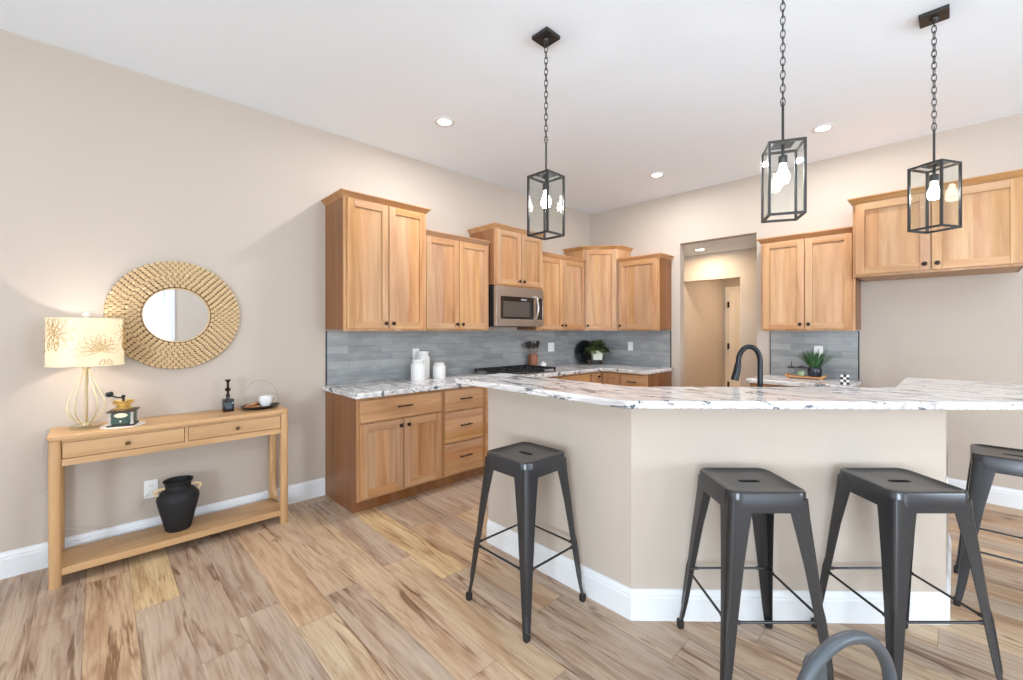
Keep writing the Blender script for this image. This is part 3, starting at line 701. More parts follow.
g = G().box(LW, -CD+.006, AZ0, CWD-LW, -CD+.026, AZ0+.036)
g.box(LW, -CD+.006, AZ1-.012, CWD-LW, -CD+.026, AZ1).box(CWD/2-.008, -CD+.006, AZ0+.036, CWD/2+.008, -CD+.026, AZ1-.012)
g.box(LW, -.035, AZ0, CWD-LW, -.015, AZ1)
g.box(.014, -CD+LW, AZ0, .034, -.06, AZ1).box(CWD-.034, -CD+LW, AZ0, CWD-.014, -.06, AZ1)
obj('apron', g, 'oh', t)
for x0, x1 in ((LW+.003, CWD/2-.011), (CWD/2+.011, CWD-LW-.003)):
    o = obj('drawer', G().box(x0, -CD+.008, AZ0+.039, x1, -CD+.028, AZ1-.015).box(x0+.01, -CD+.028, AZ0+.045, x1-.01, -.06, AZ1-.03), 'oh', t, bev=.001)
    knob(o, (x0+x1)/2, -CD+.008, (AZ0+AZ1)/2+.01, .75, M['aged'])
SHZ = .098
obj('shelf', G().box(.006, -CD+.012, SHZ-.04, CWD-.006, -.03, SHZ), 'oh', t, bev=.004)
def on_table(y, back): return (XL+.018+back, y)

# table lamp
LX, LY = -3.495, -.05
lamp = thing('table_lamp', 'lit table lamp with flower print drum shade and gold wire base', 'lamp', (LX, LY, CTZ+.001))
obj('base', G().lathe([(.066, 0), (.07, .004), (.07, .018), (.066, .022), (.0001, .022)], seg=40), thin_glass('lamp_base_glass', (.90, .94, .92, 1), 1), lamp, label='clear glass disc base')
gw = G()
for k in range(10):
    a = 2*PI*k/10; pr = [(.022, .024), (.05, .05), (.074, .09), (.082, .125), (.076, .165), (.055, .22), (.034, .275), (.018, .325), (.012, .345)]
    gw.tube([(r*math.cos(a), r*math.sin(a), z) for r, z in pr], .0023, 6)
obj('wire_body', gw, 'gold', lamp)
obj('stem', G().lathe([(.02, .022), (.02, .03), (.006, .034), (.006, .34), (.016, .345), (.018, .36), (.012, .368), (.006, .37), (.006, .46), (.0001, .46)], seg=16), 'gold', lamp)
SR, SZ0, SZ1 = .163, .366, .632
sh = obj('lamp_shade', G().lathe([(SR, SZ0), (SR, SZ1)], seg=64, cap0=False, cap1=False), 'shade', lamp)
rim = G().torus((0, 0, SZ0), SR, .003, seg=64); obj('rim', rim, 'shadering', sh)
rim2 = G().torus((0, 0, SZ1), SR, .003, seg=64)
obj('rim', rim2, 'shadering', sh)
spider = G()
for k in range(3):
    a = 2*PI*k/3; spider.tube([(0, 0, SZ1-.012), (SR*math.cos(a), SR*math.sin(a), SZ1-.012)], .0018, 6)
obj('spider', spider, 'gold', sh)
# chrysanthemum print on the shade: petal outlines on the cylinder
def petal(g, a0, z0, ang, ln, wd):
    P = []
    for k in range(13):
        u = k/12; P.append((ln*u, wd*math.sin(PI*u**.8)))
    for k in range(12, -1, -1):
        u = k/12; P.append((ln*u, -wd*math.sin(PI*u**.8)))
    pts = []
    for px, py in P:
        s_ = px*math.cos(ang)-py*math.sin(ang); z_ = px*math.sin(ang)+py*math.cos(ang)
        zz = min(max(z0+z_, SZ0+.004), SZ1-.004); aa = a0+s_/SR
        pts.append(((SR+.0006)*math.cos(aa), (SR+.0006)*math.sin(aa), zz))
    g.tube(pts, .001, 5)
fg = G(); fr = G()
rnd = random.Random(3)
for a0, z0, fan in ((.36, SZ0+.085, True), (-.85, SZ0+.185, False), (1.45, SZ0+.18, False), (2.3, SZ0+.085, True), (3.5, SZ0+.17, False), (4.4, SZ0+.08, True)):
    for n, r0, ln, wd in ((7, .0, .045, .010), (9, .012, .075, .0125), (11, .028, .098, .0135)):
        for k in range(n):
            an = (PI*(-.06+1.12*(k+.5*(n % 2))/(n-.5)) if fan else 2*PI*(k+.3*r0*50)/n)+rnd.uniform(-.07, .07)
            l_ = (ln-r0)*rnd.uniform(.85, 1.1)
            petal(fg, a0+r0*math.cos(an)/SR, z0+r0*math.sin(an), an, l_, wd)
    for k in range(4): petal(fg, a0+rnd.uniform(-.3, .3), z0-.05, -PI/2+rnd.uniform(-.7, .7), .05, .011)
obj('flower_print', fg, 'print', sh)
obj('finial', G().lathe([(.008, SZ1-.012), (.005, SZ1+.004), (.012, SZ1+.01), (.02, SZ1+.02), (.02, SZ1+.03), (.013, SZ1+.04), (.0001, SZ1+.043)], seg=20), 'ceramic', lamp)
obj('bulb', G().ball((0, 0, .50), .028, sz=1.2), emis('lamp_bulb_glow', (1, .85, .62, 1), 14), lamp)
obj('cord', G().tube([(-.07, 0, .004), (-.11, -.06, .003), (-.14, -.135, .003), (-.15, -.172, -.01), (-.15, -.178, -.1), (-.15, -.186, -.25), (-.148, -.196, -.36), (-.15, -.182, -.385), (-.15, -.172, -.36), (-.15, -.15, -.4), (-.15, -.1, -.5), (-.15, -.13, -.56), (-.15, -.1, -.6), (-.152, .06, -.66), (-.152, .2, -.62), (-.165, .285, -.5)], .0022, 6), 'cord', lamp)
l = bpy.data.lights.new('table_lamp_bulb', 'POINT'); l.energy = 62; l.color = (1, .94, .84); l.shadow_soft_size = .03
o = bpy.data.objects.new('table_lamp_bulb', l); COL.objects.link(o); o.location = (LX, LY, CTZ+.50)

# lace doily and coffee grinder
GX, GY = -3.46, .108
def lace(n, R):
    return [(R*(1+.07*abs(math.sin(6*a)))*math.cos(a), R*(1+.07*abs(math.sin(6*a)))*math.sin(a)) for a in (2*PI*k/n for k in range(n))]
tag(obj('doily', G().prism(lace(96, .098), 0, .0015), 'lace', loc=(GX, GY, CTZ)), 'white scalloped lace doily under the coffee grinder', 'doily')
t = thing('coffee_grinder', 'vintage green coffee grinder with brass bowl and hand crank on the console', 'coffee grinder', (GX, GY, CTZ+.0015), R90-.25)
obj('base_board', G().box(-.062, -.062, 0, .062, .062, .01), 'darkwood', t, bev=.003)
obj('box', G().box(-.052, -.052, .01, .052, .052, .082), 'green', t, bev=.003)
for sx in (-1, 1):
    for sy in (-1, 1): obj('corner_post', G().lathe([(.009, .01), (.009, .02), (.006, .026), (.008, .046), (.006, .066), (.009, .074), (.009, .082)], (sx*.05, sy*.05, 0), 12), 'marbled', t)
obj('drawer', G().box(-.035, -.056, .014, .035, -.052, .045), 'green', t, bev=.001)
obj('drawer_knob', G().ball((0, -.06, .03), .0055), 'ceramic', t)
obj('label', G().lathe([(.03, 0), (.03, .0015), (.0001, .0015)], seg=24, sy=.45).xf(Matrix.Translation((0, -.052, .064)) @ Matrix.Rotation(PI/2, 4, 'X')), 'cream', t, label='oval cream label')
obj('lid_board', G().box(-.064, -.064, .082, .064, .064, .092), 'darkwood', t, bev=.004)
obj('bowl', G().lathe([(.044, .092), (.046, .1), (.03, .112), (.032, .12), (.046, .128), (.05, .144), (.052, .146), (.049, .147), (.042, .13), (.0001, .122)], seg=28), 'brass', t)
obj('shaft', G().tube([(0, 0, .12), (0, 0, .168)], .006, 10).ball((0, 0, .17), .01), 'bronze', t)
obj('crank', G().tube([(0, 0, .163), (-.025, -.01, .166), (-.056, -.018, .18)], .004, 8), 'bronze', t)
obj('crank_knob', G().lathe([(.005, 0), (.014, .004), (.019, .018), (.014, .03), (.0001, .032)], (-.058, -.019, .172), 16), 'vase', t)

# diffuser bottle
t = thing('glass_bottle', 'square black glass bottle with a tall dark turned stopper on the console', 'bottle', (-3.535, .652, CTZ), R90)
obj('bottle_body', G().loft([[(x*s, y*s, z) for x, y in rrect(.032, .032, .006)] for s, z in ((.94, 0), (1, .004), (1, .082), (.9, .088), (.35, .09), (.33, .1))]), plain('smoked_glass', rgb(26, 22, 22), .08), t)
obj('label', G().box(-.02, -.0335, .022, .02, -.032, .066), plain('slate_label', rgb(58, 74, 84), .5), t)
obj('stopper', G().lathe([(.013, .1), (.013, .118), (.007, .124), (.007, .138), (.017, .146), (.018, .156), (.008, .168), (.0075, .2), (.012, .208), (.0185, .218), (.0185, .222), (.0001, .222)], seg=16), 'bronze', t)

# tray with cup and sticks
PX, PY = -3.50, .845
t = thing('serving_dish', 'black oval dish with a thin wire hoop handle on the console end', 'dish', (PX, PY, CTZ), R90)
obj('dish', G().lathe([(.075, 0), (.085, .002), (.118, .014), (.126, .024), (.128, .026), (.122, .025), (.112, .016), (.08, .007), (.0001, .006)], seg=40, sy=.72), plain('black_glaze', rgb(30, 30, 34), .22), t)
obj('hoop_handle', G().tube([(.122*math.cos(PI*k/24), 0, .022+.185*math.sin(PI*k/24)) for k in range(25)], .0018, 6), plain('hoop_wire', rgb(168, 156, 142), .4, .6), t)
t = thing('coffee_cup', 'white fluted porcelain cup with gold handle standing on the black dish', 'cup', (PX-.005, PY+.035, CTZ+.008), R90)
prof = [(.024, 0), (.026, .004), (.034, .02), (.042, .045), (.045, .07), (.0465, .074), (.0435, .073), (.04, .045), (.03, .018), (.0001, .012)]
n = 60; loops = [[(r*(1+(.025*math.cos(20*2*PI*i/n) if 0 < k < 5 else 0))*math.cos(2*PI*i/n), r*(1+(.025*math.cos(20*2*PI*i/n) if 0 < k < 5 else 0))*math.sin(2*PI*i/n), z) for i in range(n)] for k, (r, z) in enumerate(prof)]
obj('cup_body', G().loft(loops), 'cup', t)
obj('handle', G().tube([(.043, 0, .062), (.058, 0, .066), (.068, 0, .055), (.066, 0, .038), (.052, 0, .026), (.036, 0, .024)], .0035, 8), 'gold', t)
for k, (dx, dy, rz, dz) in enumerate(((.03, -.05, .3, 0), (-.005, -.055, -.15, .0), (.012, -.055, .12, .017))):
    o = tag(obj('cinnamon_stick', G().tube([(-.045, 0, .0085), (-.015, .002, .0085), (.015, -.001, .0085), (.045, .002, .0085)], [.0085, .0088, .0085, .0088], 8), 'stick', loc=(PX+dx, PY+dy, CTZ+.0085+dz), rot=(0, (-.25 if k == 2 else 0), R90+rz)),
            ['brown bark stick lying nearest on the black dish', 'brown bark stick lying at the wall side of the black dish', 'brown bark stick propped on top of the other two on the dish'][k], 'stick', 'bark sticks on the dish')

# black vase on the shelf
t = thing('vase', 'matte black urn vase with two pale ring handles on the console shelf', 'vase', (-3.49, .372, SHZ+.001), R90)
obj('vase_body', G().lathe([(.0001, 0), (.062, 0), (.068, .006), (.085, .08), (.104, .16), (.112, .2), (.108, .225), (.085, .252), (.068, .265), (.066, .28), (.072, .3), (.08, .312), (.079, .316), (.07, .31), (.06, .28), (.0001, .2)], seg=48), 'vase', t)
for sx in (-1, 1):
    pts = [(sx*(.068+.0), 0, .272)]+[(sx*(.078+.042*math.sin(PI*k/8)), 0, .276-.058*(k/8)+.01*math.sin(PI*k/8)) for k in range(1, 8)]+[(sx*.104, 0, .214)]
    obj('handle', G().tube(pts, .0085, 10), 'rope', t)

# round woven mirror
t = thing('wall_mirror', 'round wall mirror in a wide woven seagrass frame', 'mirror', (XL, .385, 1.48), R90)
RO, RI = .368, .182
ax = Matrix.Rotation(PI/2, 4, 'X')       # local z -> -y (out of the wall)
obj('backing', G().lathe([(RI-.004, .002), (RO-.012, .002), (RO-.006, .012), (RO-.03, .026), (RI+.02, .030), (RI-.004, .02)], seg=72, cap0=False, cap1=False).xf(ax), 'strawdark', t)
wv = G(); rows = 9
for k in range(rows):
    r = RI+.008+(RO-RI-.014)*(k+.5)/rows; w = (RO-RI)/rows
    nseg = int(2*PI*r/.031); ht = .030-.012*abs((k+.5)/rows-.45)**1.3*2
    for i in range(nseg):
        a = 2*PI*(i+.5*(k % 2))/nseg; da = 2*PI/nseg*.35
        pts = []
        for q in range(5):
            u = -1+q/2; aa = a+u*da; rr = r+u*w*.10
            pts.append((rr*math.cos(aa), rr*math.sin(aa), ht+.006*(1-u*u)))
        wv.tube(pts, [w*.40, w*.56, w*.60, w*.56, w*.40], 7, flat=.75)
obj('woven_frame', wv.xf(ax), 'straw', t)
obj('mirror_glass', G().lathe([(.0001, .004), (RI, .004), (RI, .014), (.0001, .014)], seg=72).xf(ax), 'mirror', t, smooth=False)
obj('inner_rim', G().torus((0, 0, .018), RI, .006, seg=72).xf(ax), 'straw', t)

# ================================================================== COUNTER ITEMS
def canister(x, y, r, h, label):
    t = thing('canister', label, 'canister', (x, y, CT), 0, 'white ceramic canisters')
    obj('jar', G().lathe([(r*.94, 0), (r, .006), (r, h*.74), (r*.97, h*.8), (r*.78, h*.86), (r*.76, h*.88), (.0001, h*.88)], seg=40), 'ceramic', t)
    obj('lid', G().lathe([(r*.8, h*.88), (r*.84, h*.9), (r*.84, h*.97), (r*.78, h), (.0001, h)], seg=40), 'ceramic', t)
canister(-3.45, 2.125, .066, .195, 'medium white ceramic canister nearest the camera on the left counter')
canister(-3.565, 2.25, .064, .262, 'tallest white ceramic canister standing behind the other two')
canister(-3.49, 2.385, .062, .15, 'short squat white ceramic canister at the right of the three')
KX, KY = -3.585, 3.815
t = thing('utensil_crock', 'brown wooden utensil crock beside the gas cooktop', 'utensil holder', (KX, KY, CT))
obj('crock', G().lathe([(.05, 0), (.056, .004), (.058, .17), (.055, .172), (.052, .168), (.05, .01), (.0001, .008)], seg=28), 'copper', t)
def utensil(label, dx, dy, tx, ty, head):
    t = thing('cooking_utensil', label, 'utensil', (KX+dx, KY+dy, CT+.012), 0, 'black utensils in the crock')
    top = Vector((tx, ty*.9, .226)); obj('handle', G().tube([(0, 0, 0), top*.5, top], [.006, .005, .0055], 8), 'copper', t)
    g = G(); d = top.normalized(); side = Vector((0, 1, 0)); side = (side-d*side.dot(d)).normalized()
    nrm = d.cross(side)
    prof = {'turner': [(.0, .012), (.02, .03), (.03, .036), (.085, .04), (.09, .036)], 'ladle': [(0, .01), (.015, .026), (.035, .038), (.055, .036), (.07, .018)], 'spoon': [(0, .008), (.02, .02), (.05, .027), (.085, .024), (.1, .01)]}[head]
    loops = []
    for s_, w in prof:
        c = top+d*s_; b = .012*math.sin(s_*25)
        loops.append([c+side*(w*1.3*math.cos(a))+nrm*((.004+.012*(head == 'ladle'))*math.sin(a)+b) for a in (2*PI*k/14 for k in range(14))])
    g.loft(loops); obj('head', g, 'black', t)
utensil('black slotted turner leaning left in the wooden crock', -.004, .018, .004, -.08, 'turner')
utensil('black ladle standing in the middle of the crock', .0, .004, .0, .012, 'ladle')
utensil('black spoon leaning right in the wooden crock', .006, -.02, .0, .098, 'spoon')
t = thing('salt_pot', 'small white lidded pot right of the utensil crock', 'pot', (-3.54, 3.945, CT))
obj('pot_body', G().lathe([(.035, 0), (.042, .006), (.044, .045), (.04, .052), (.0001, .052)], seg=28), 'ceramic', t)
obj('lid', G().lathe([(.04, .052), (.036, .062), (.012, .07), (.01, .078), (.0001, .08)], seg=28), 'ceramic', t)

# corner: round tray, riser, plant
t = tag(obj('round_tray', G().lathe([(.0001, 0), (.15, 0), (.158, .006), (.158, .02), (.152, .022), (.146, .01), (.0001, .008)], seg=56), plain('black_lacquer', rgb(20, 22, 24), .3), loc=(-3.592, 4.875, CT+.159), rot=(0, R90-.12, -.45)), 'round black tray leaning upright in the corner of the counter', 'tray')
RXX, RYY = -3.39, 4.825
t = thing('riser', 'small dark wooden riser under the bushy potted plant', 'stand', (RXX, RYY, CT), YAW)
obj('top_board', G().box(-.1, -.055, .052, .1, .055, .066), 'darkwood', t, bev=.003)
for sx in (-1, 1): obj('foot', G().box(sx*.082-.01, -.05, 0, sx*.082+.01, .05, .052), 'darkwood', t, bev=.002)
t = thing('houseplant', 'bushy green plant in a square white pot in front of the black tray', 'plant', (RXX+.02, RYY+.02, CT+.066), YAW)
obj('pot', G().loft([[(x*s, y*s, z) for x, y in rrect(.07, .07, .012)] for s, z in ((.86, 0), (1, .12), (1.03, .122), (1.03, .135), (.93, .135), (.9, .11))]), plain('ribbed_white_pot', rgb(228, 228, 208), .5, bump=.4, bscale=40), t)
def leaves(n, seed, spread, ht, ln, wd, base_z, droop):
    r = random.Random(seed); a_, b_ = G(), G()
    for k in range(n):
        th = r.uniform(0, 2*PI); ph = r.uniform(0, 1)**.7
        b0 = Vector((math.cos(th)*spread*ph, math.sin(th)*spread*ph, base_z+ht*(1-ph**2)*r.uniform(.5, 1)))
        d = Vector((math.cos(th)*(.3+ph), math.sin(th)*(.3+ph), .7-droop*ph+r.uniform(-.3, .3))).normalized()
        s = d.cross(Vector((r.uniform(-.3, .3), r.uniform(-.3, .3), 1))).normalized(); l = ln*r.uniform(.7, 1.2); up = s.cross(d)
        P = []
        for u, ww in ((0, .15), (.3, .9), (.6, 1), (.85, .6), (1, .05)):
            c = b0+d*l*u-Vector((0, 0, 1))*(droop*.25*l*u*u)+up*.0
            P.append((c-s*wd*ww+up*.1*wd, c+s*wd*ww+up*.1*wd, c-up*.12*wd))
        g = a_ if r.random() < .6 else b_
        loops = [[p[0], p[2], p[1]] for p in P]
        g.loft(loops, closed=True, cap0=False, cap1=False)
    return a_, b_
a_, b_ = leaves(330, 5, .115, .12, .07, .019, .115, .9)
obj('foliage', a_, 'leafd', t); obj('foliage', b_, 'leafy', t)
obj('soil', G().box(-.058, -.058, .1, .058, .058, .118), 'soil', t)

# right counter: tray, grass plant, candle, jar, box
TX, TY = -1.012, 4.905
t = thing('wooden_tray', 'small wooden tray with end handles on the right counter', 'tray', (TX, TY, CT), 0)
obj('tray_board', G().prism(rrect(.15, .07, .02), .008, .022), 'tray', t, bev=.003)
for sx in (-1, 1):
    obj('tray_handle', G().tube([(sx*.138, -.058, .026), (sx*.156, -.058, .03), (sx*.156, .058, .03), (sx*.138, .058, .026)], .008, 8), 'tray', t)
    obj('tray_foot', G().box(sx*.13-.01, -.06, 0, sx*.13+.01, .06, .0085), 'tray', t)
t = thing('potted_plant', 'grassy green plant in a dark blue glazed pot on the wooden tray', 'plant', (TX+.075, TY, CT+.0235))
obj('pot', G().lathe([(.04, 0), (.052, .006), (.058, .04), (.055, .08), (.05, .088), (.047, .086), (.05, .04), (.0001, .07)], seg=32), 'navy', t)
r = random.Random(11); gg = G()
for k in range(130):
    th = r.uniform(0, 2*PI); b0 = Vector((math.cos(th), math.sin(th), 0))*r.uniform(0, .035); b0.z = .07
    out = r.uniform(.1, .8); l = r.uniform(.15, .215)
    d = Vector((math.cos(th)*out, math.sin(th)*out*.5, 1)).normalized(); s = Vector((-math.sin(th), math.cos(th), 0)); loops = []
    for u, w in ((0, .003), (.35, .0042), (.7, .0032), (1, .0003)):
        c = b0+d*l*u+Vector((math.cos(th), math.sin(th), -.6))*(l*.28*out*u*u); nn = d.cross(s)
        loops.append([c-s*w, c+nn*w*.3, c+s*w, c-nn*w*.3])
    gg.loft(loops)
obj('grass_blades', gg, 'leafg', t)
t = thing('candle_jar', 'pale green candle in a glass jar with black lid on the wooden tray', 'candle', (TX-.03, TY-.005, CT+.0235))
obj('candle_wax', G().lathe([(.036, .003), (.037, .045), (.0001, .045)], seg=28), 'candle', t)
obj('glass_jar', G().lathe([(.036, 0), (.039, .002), (.039, .072)], seg=28, cap1=False), 'glass', t)
obj('lid', G().lathe([(.04, .072), (.04, .084), (.012, .086), (.01, .098), (.0001, .1)], seg=28), 'black', t)
t = thing('glass_jar', 'small clear glass jar with a dark spiked lid at the left end of the tray', 'jar', (TX-.115, TY, CT+.0235))
obj('jar', G().lathe([(.028, 0), (.03, .003), (.03, .06), (.024, .07)], seg=24, cap1=False), 'glass', t)
obj('lid', G().lathe([(.034, .07), (.034, .082), (.008, .086), (.004, .1), (.002, .135), (.0001, .136)], seg=24), 'black', t)
t = thing('patterned_box', 'small black and white checked box at the right end of the short counter', 'box', (-.668, 4.605, CT), .2)
obj('box', G().box(-.03, -.03, 0, .03, .03, .085), 'black', t, bev=.002)
ck = G()
for i in range(3):
    for j in range(4):
        if (i+j) % 2: ck.box(-.03+i*.02, -.0306, j*.0212, -.01+i*.02, -.0301, (j+1)*.0212)
obj('checks', ck, 'checkw', t)

# ================================================================== PENDANTS
def pendant(label, x, y, rz, ztop, zbot, side):
    t = thing('lantern_pendant', label, 'pendant light', (x, y, CH), 0, 'glass lantern pendants over the bar')
    h2 = side/2; zt, zb = ztop-CH, zbot-CH; fr = .0052
    obj('canopy', G().box(-.058, -.058, -.02, .058, .058, 0).lathe([(.02, -.02), (.016, -.032), (.006, -.04), (.0001, -.04)], seg=16), 'black', t, bev=.003)
    obj('canopy_loop', G().torus((0, 0, -.05), .012, .0025, 'x', 14, 6), 'black', t)
    rod0 = zt+.19; n = int((-.06-rod0)/.031); ch = G(); step = (-.06-rod0)/n
    for k in range(n):
        c = -.06-step*(k+.5); a = (k % 2)*PI/2+.4; P = []
        for q in range(14):
            th = 2*PI*q/14; u, v = .0095*math.cos(th), (step*.5+.006)*math.sin(th)
            P.append((u*math.cos(a), u*math.sin(a), c+v))
        ch.tube(P, .0023, 6, True)
    obj('chain', ch, 'black', t)
    obj('rod', G().tube([(0, 0, rod0), (0, 0, zt+.012)], .0055, 10).torus((0, 0, rod0+.008), .01, .0025, 'x', 12, 6), 'black', t)
    rm = Matrix.Rotation(rz, 4, 'Z')
    g = G()
    for sx in (-1, 1):
        for sy in (-1, 1): g.box(sx*h2-fr, sy*h2-fr, zb, sx*h2+fr, sy*h2+fr, zt)
    for z in (zb+fr, zt-fr):
        for s_ in (-1, 1):
            g.box(-h2+fr, s_*h2-fr, z-fr, h2-fr, s_*h2+fr, z+fr); g.box(s_*h2-fr, -h2+fr, z-fr, s_*h2+fr, h2-fr, z+fr)
    obj('frame', g.xf(rm), 'black', t)
    obj('top_plate', G().box(-.042, -.042, zt, .042, .042, zt+.012).xf(rm), 'black', t)
    tg = G().box(-h2+fr, -h2+fr, zt-.01, h2-fr, h2-fr, zt-.007).xf(rm); obj('glass_pane', tg, 'glass', t)
    for ax_ in (0, 1):
        for s_ in (-1, 1):
            p = G()
            if ax_: p.box(-h2+fr, s_*h2-.0015, zb+2*fr, h2-fr, s_*h2+.0015, zt-2*fr)
            else: p.box(s_*h2-.0015, -h2+fr, zb+2*fr, s_*h2+.0015, h2-fr, zt-2*fr)
            obj('glass_pane', p.xf(rm), 'glass', t)
    obj('socket', G().lathe([(.007, zt-.045), (.007, zt), (.0001, zt)], seg=12).lathe([(.017, zt-.085), (.019, zt-.08), (.019, zt-.05), (.007, zt-.045)], seg=16), 'black', t)
    zc = zt-.085
    obj('bulb', G().lathe([(.012, zc), (.014, zc-.02), (.026, zc-.05), (.029, zc-.07), (.022, zc-.09), (.0001, zc-.099)], seg=20), 'bulb', t)
    l = bpy.data.lights.new('pendant_bulb', 'POINT'); l.energy = 64; l.color = (.97, .98, 1.0); l.shadow_soft_size = .03
    o = bpy.data.objects.new('pendant_bulb', l); COL.objects.link(o); o.location = (x, y, CH+zc-.06)
    return t
p1 = cm(.196, 2.437); p2 = cm(1.284, 2.03); p3 = cm(2.24, 2.274)
pendant('leftmost black glass lantern pendant, hanging before the short over-microwave cabinet', p1[0], p1[1], 0.02, 2.255, 1.912, .142)
pendant('middle black glass lantern pendant, hanging left of the two door cabinet by the passage', p2[0], p2[1], math.radians(27), 2.252, 1.909, .142)
pendant('rightmost black glass lantern pendant, hanging before the high refrigerator cabinet', p3[0], p3[1], math.radians(-28), 2.252, 1.91, .142)

# ================================================================== STOOLS
def make_stool(label):
    t = thing('bar_stool', label, 'stool', (0, 0, 0), 0, 'metal bar stools at the island')
    H_, hs = .76, .155
    n = 10
    def loop(h_, r, z): return [(x, y, z) for x, y in rrect(h_, h_, r, n)]
    N_ = 4*(n+1)
    # oblong hand hole with as many points as the rim
    slot = []
    for q in range(4):
        for i in range(n+1):
            a = math.radians(90*q+1+88*i/n); c, s_ = math.cos(a), math.sin(a)
            k = 1/((abs(c)/.044)**4+(abs(s_)/.0155)**4)**.25
            slot.append((k*c, k*s_))
    def sl(z): return [(x, y, z) for x, y in slot]
    loops = [loop(hs-.003, .047, H_-.064), loop(hs, .05, H_-.078), loop(hs, .05, H_-.008), loop(hs-.003, .047, H_-.002), loop(hs-.008, .043, H_), loop(hs-.014, .038, H_-.001), loop(hs-.02, .034, H_-.005), loop(hs-.06, .03, H_-.008), sl(H_-.009), sl(H_-.02), loop(hs-.02, .034, H_-.018), loop(hs-.006, .044, H_-.064)]
    obj('seat', G().loft(loops, ring=True), 'stool', t, ang=40)
    fo = .216
    for sx in (-1, 1):
        for sy in (-1, 1):
            def sect(z, off, w, bulge, thick):
                # folded sheet: two flanges meeting at a rounded outer corner
                c = off; out = []; rr = min(.022, w*.45)
                pts = [(c-w, c)]
                for q in range(7):
                    a = PI/2-PI/2*q/6; pts.append((c-rr+rr*math.cos(a), c-rr+rr*math.sin(a)))
                pts.append((c, c-w))
                r2 = max(rr-thick, .002)
                inn = [(c-thick, c-w)]
                for q in range(7):
                    a = PI/2*q/6; inn.append((c-thick-r2+r2*math.cos(a), c-thick-r2+r2*math.sin(a)))
                inn.append((c-w, c-thick))
                return [(sx*x, sy*y, z) for x, y in pts+inn]
            L_ = []
            for z, off, w in ((H_-.03, .1525, .088), (H_-.1, .157, .078), (.5, .172, .06), (.3, .188, .044), (.12, .203, .032), (.05, .211, .027), (.03, fo-.001, .026)):
                L_.append(sect(z, off, w, 0, .0035))
            lg = G().loft(L_)
            # pressed rib on the corner of the lower leg
            dd = .7071
            def cp(z): return Vector((sx*(.179-.0062), sy*(.179-.0062), z))
            rb = [(z, .1822+(.3-z)*.088) for z in (.34, .30, .22, .12, .09)]
            lg.tube([(sx*o_*.998, sy*o_*.998, z) for z, o_ in rb], [.001, .0055, .0058, .0055, .001], 8)
            leg = obj('leg', lg, 'stool', t, ang=40)
            ft = G().loft([[(sx*(fo-.011+x), sy*(fo-.011+y), z) for x, y in rrect(h_, h_, .005, 3)] for h_, z in ((.011, 0), (.013, .004), (.014, .03), (.012, .036))])
            obj('foot_cap', ft, 'rubber', leg)
    zb, b_ = .287, .187
    for k in range(4):
        g = G().tube([(-b_+.012, -b_+.004, zb), (b_-.012, -b_+.004, zb)], .0052, 8)
        for s_ in (-1, 1): g.box(s_*(b_-.035)-.018, -b_-.0005, zb-.006, s_*(b_-.035)+.018, -b_+.008, zb+.006)
        obj('footrest_bar', g.xf(Matrix.Rotation(PI/2*k, 4, 'Z')), 'stool', t)
    g = G()
    for s_ in (-1, 1):
        g.tube([(-.14, s_*.118, H_-.072), (.14, s_*.118, H_-.072)], .004, 6); g.tube([(s_*.118, -.14, H_-.078), (s_*.118, .14, H_-.078)], .004, 6)
    obj('under_seat_brace', g, 'stool', t)
    for k in range(4):
        obj('clip', G().box(.045, -.126, H_-.086, .075, -.11, H_-.066).xf(Matrix.Rotation(PI/2*k, 4, 'Z')), plain('clip_grey_%d' % k, rgb(120, 122, 122), .5), t)
    return t
st = make_stool('dark metal bar stool standing alone at the left arm of the island')
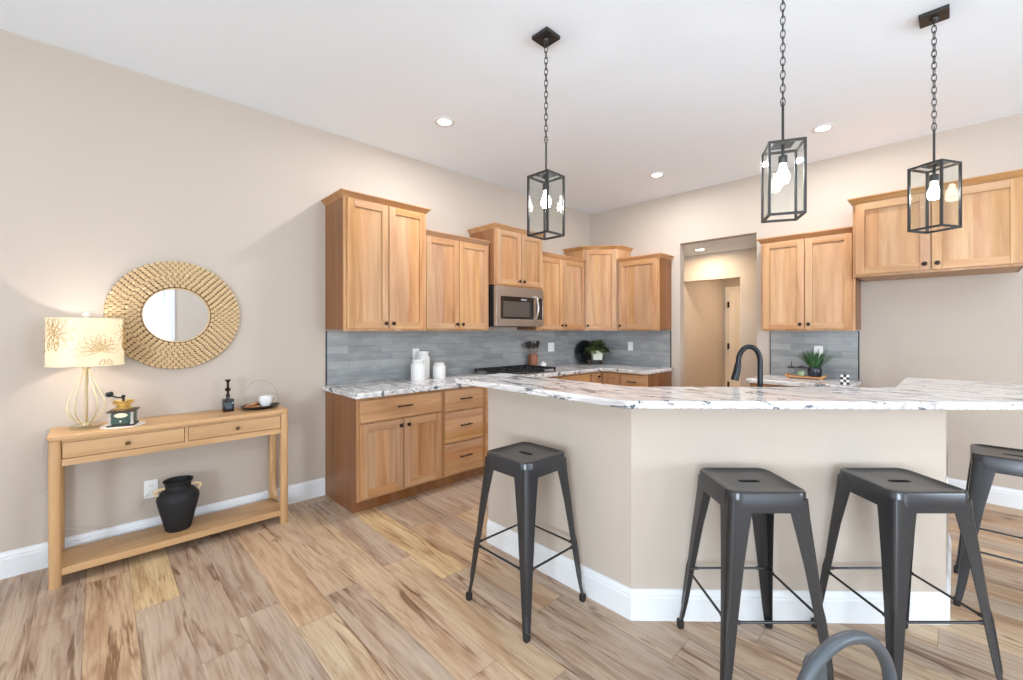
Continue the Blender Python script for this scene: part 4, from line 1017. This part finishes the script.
p = cm(.081, 2.2); st.location = (p[0], p[1]-.012, 0); st.rotation_euler = (0, 0, .0)
for label, (x, y), rz in (('dark metal bar stool at the island front, nearer the lone left stool', cm(.989, 1.787)[:2], YAW),
                          ('dark metal bar stool at the island front, right one of the front pair', cm(1.615, 1.787)[:2], YAW),
                          ('dark metal bar stool at the right island arm, cut by the photo edge', (.205, 3.31), 0)):
    c = copy_tree(st); c.location = (x, y, 0); c.rotation_euler = (0, 0, rz); c['label'] = label

# ================================================================== FOREGROUND CHAIR
# local: hoop in the x-z plane at y=0, seat towards -y
A_ = Vector(cm(.502, .755)); B_ = Vector(cm(.734, .835)); mid = (A_+B_)/2; chd = (B_-A_); ang = math.atan2(chd.y, chd.x); hw = .128
t = thing('metal_chair', 'grey metal chair with a rounded tubular back cut off by the bottom edge', 'chair', (mid.x, mid.y, 0), ang)
HT = .808
def hoop(k, n=24):
    a = PI*k/n; s_ = math.sin(a); c = math.cos(a)
    return (-hw*c, 0, HT-hw+hw*s_)
hp = [(-hw-.005, -.05, .45), (-hw-.003, -.006, .58)]+[hoop(k) for k in range(25)]+[(hw+.003, -.006, .58), (hw+.005, -.05, .45)]
obj('back_hoop', G().tube(hp, .0115, 14), 'chair', t)
spl = []
for z, o_ in ((.44, -.03), (.5, .02), (.6, .05), (.68, .058), (.73, .058), (.745, .056)):
    w = .032 if z < .74 else .025
    spl.append([(-w, o_, z), (0, o_+.004, z), (w, o_, z), (w, o_-.003, z), (0, o_+.001, z), (-w, o_-.003, z)])
obj('back_splat', G().loft(spl), 'chair', t)
sp_ = [(x, y-.22) for x, y in rrect(.18, .18, .06, 6)]
obj('seat', G().loft([[(x, y, z) for x, y in sp_] for z in (.43, .45)]), 'chair', t, bev=.005)
for sx in (-1, 1):
    for y0, y1 in ((-.07, -.01), (-.37, -.42)):
        obj('leg', G().tube([(sx*.15, y0, .43), (sx*.165, (y0+y1)/2, .25), (sx*.19, y1, 0)], [.02, .017, .013], 10), 'chair', t)
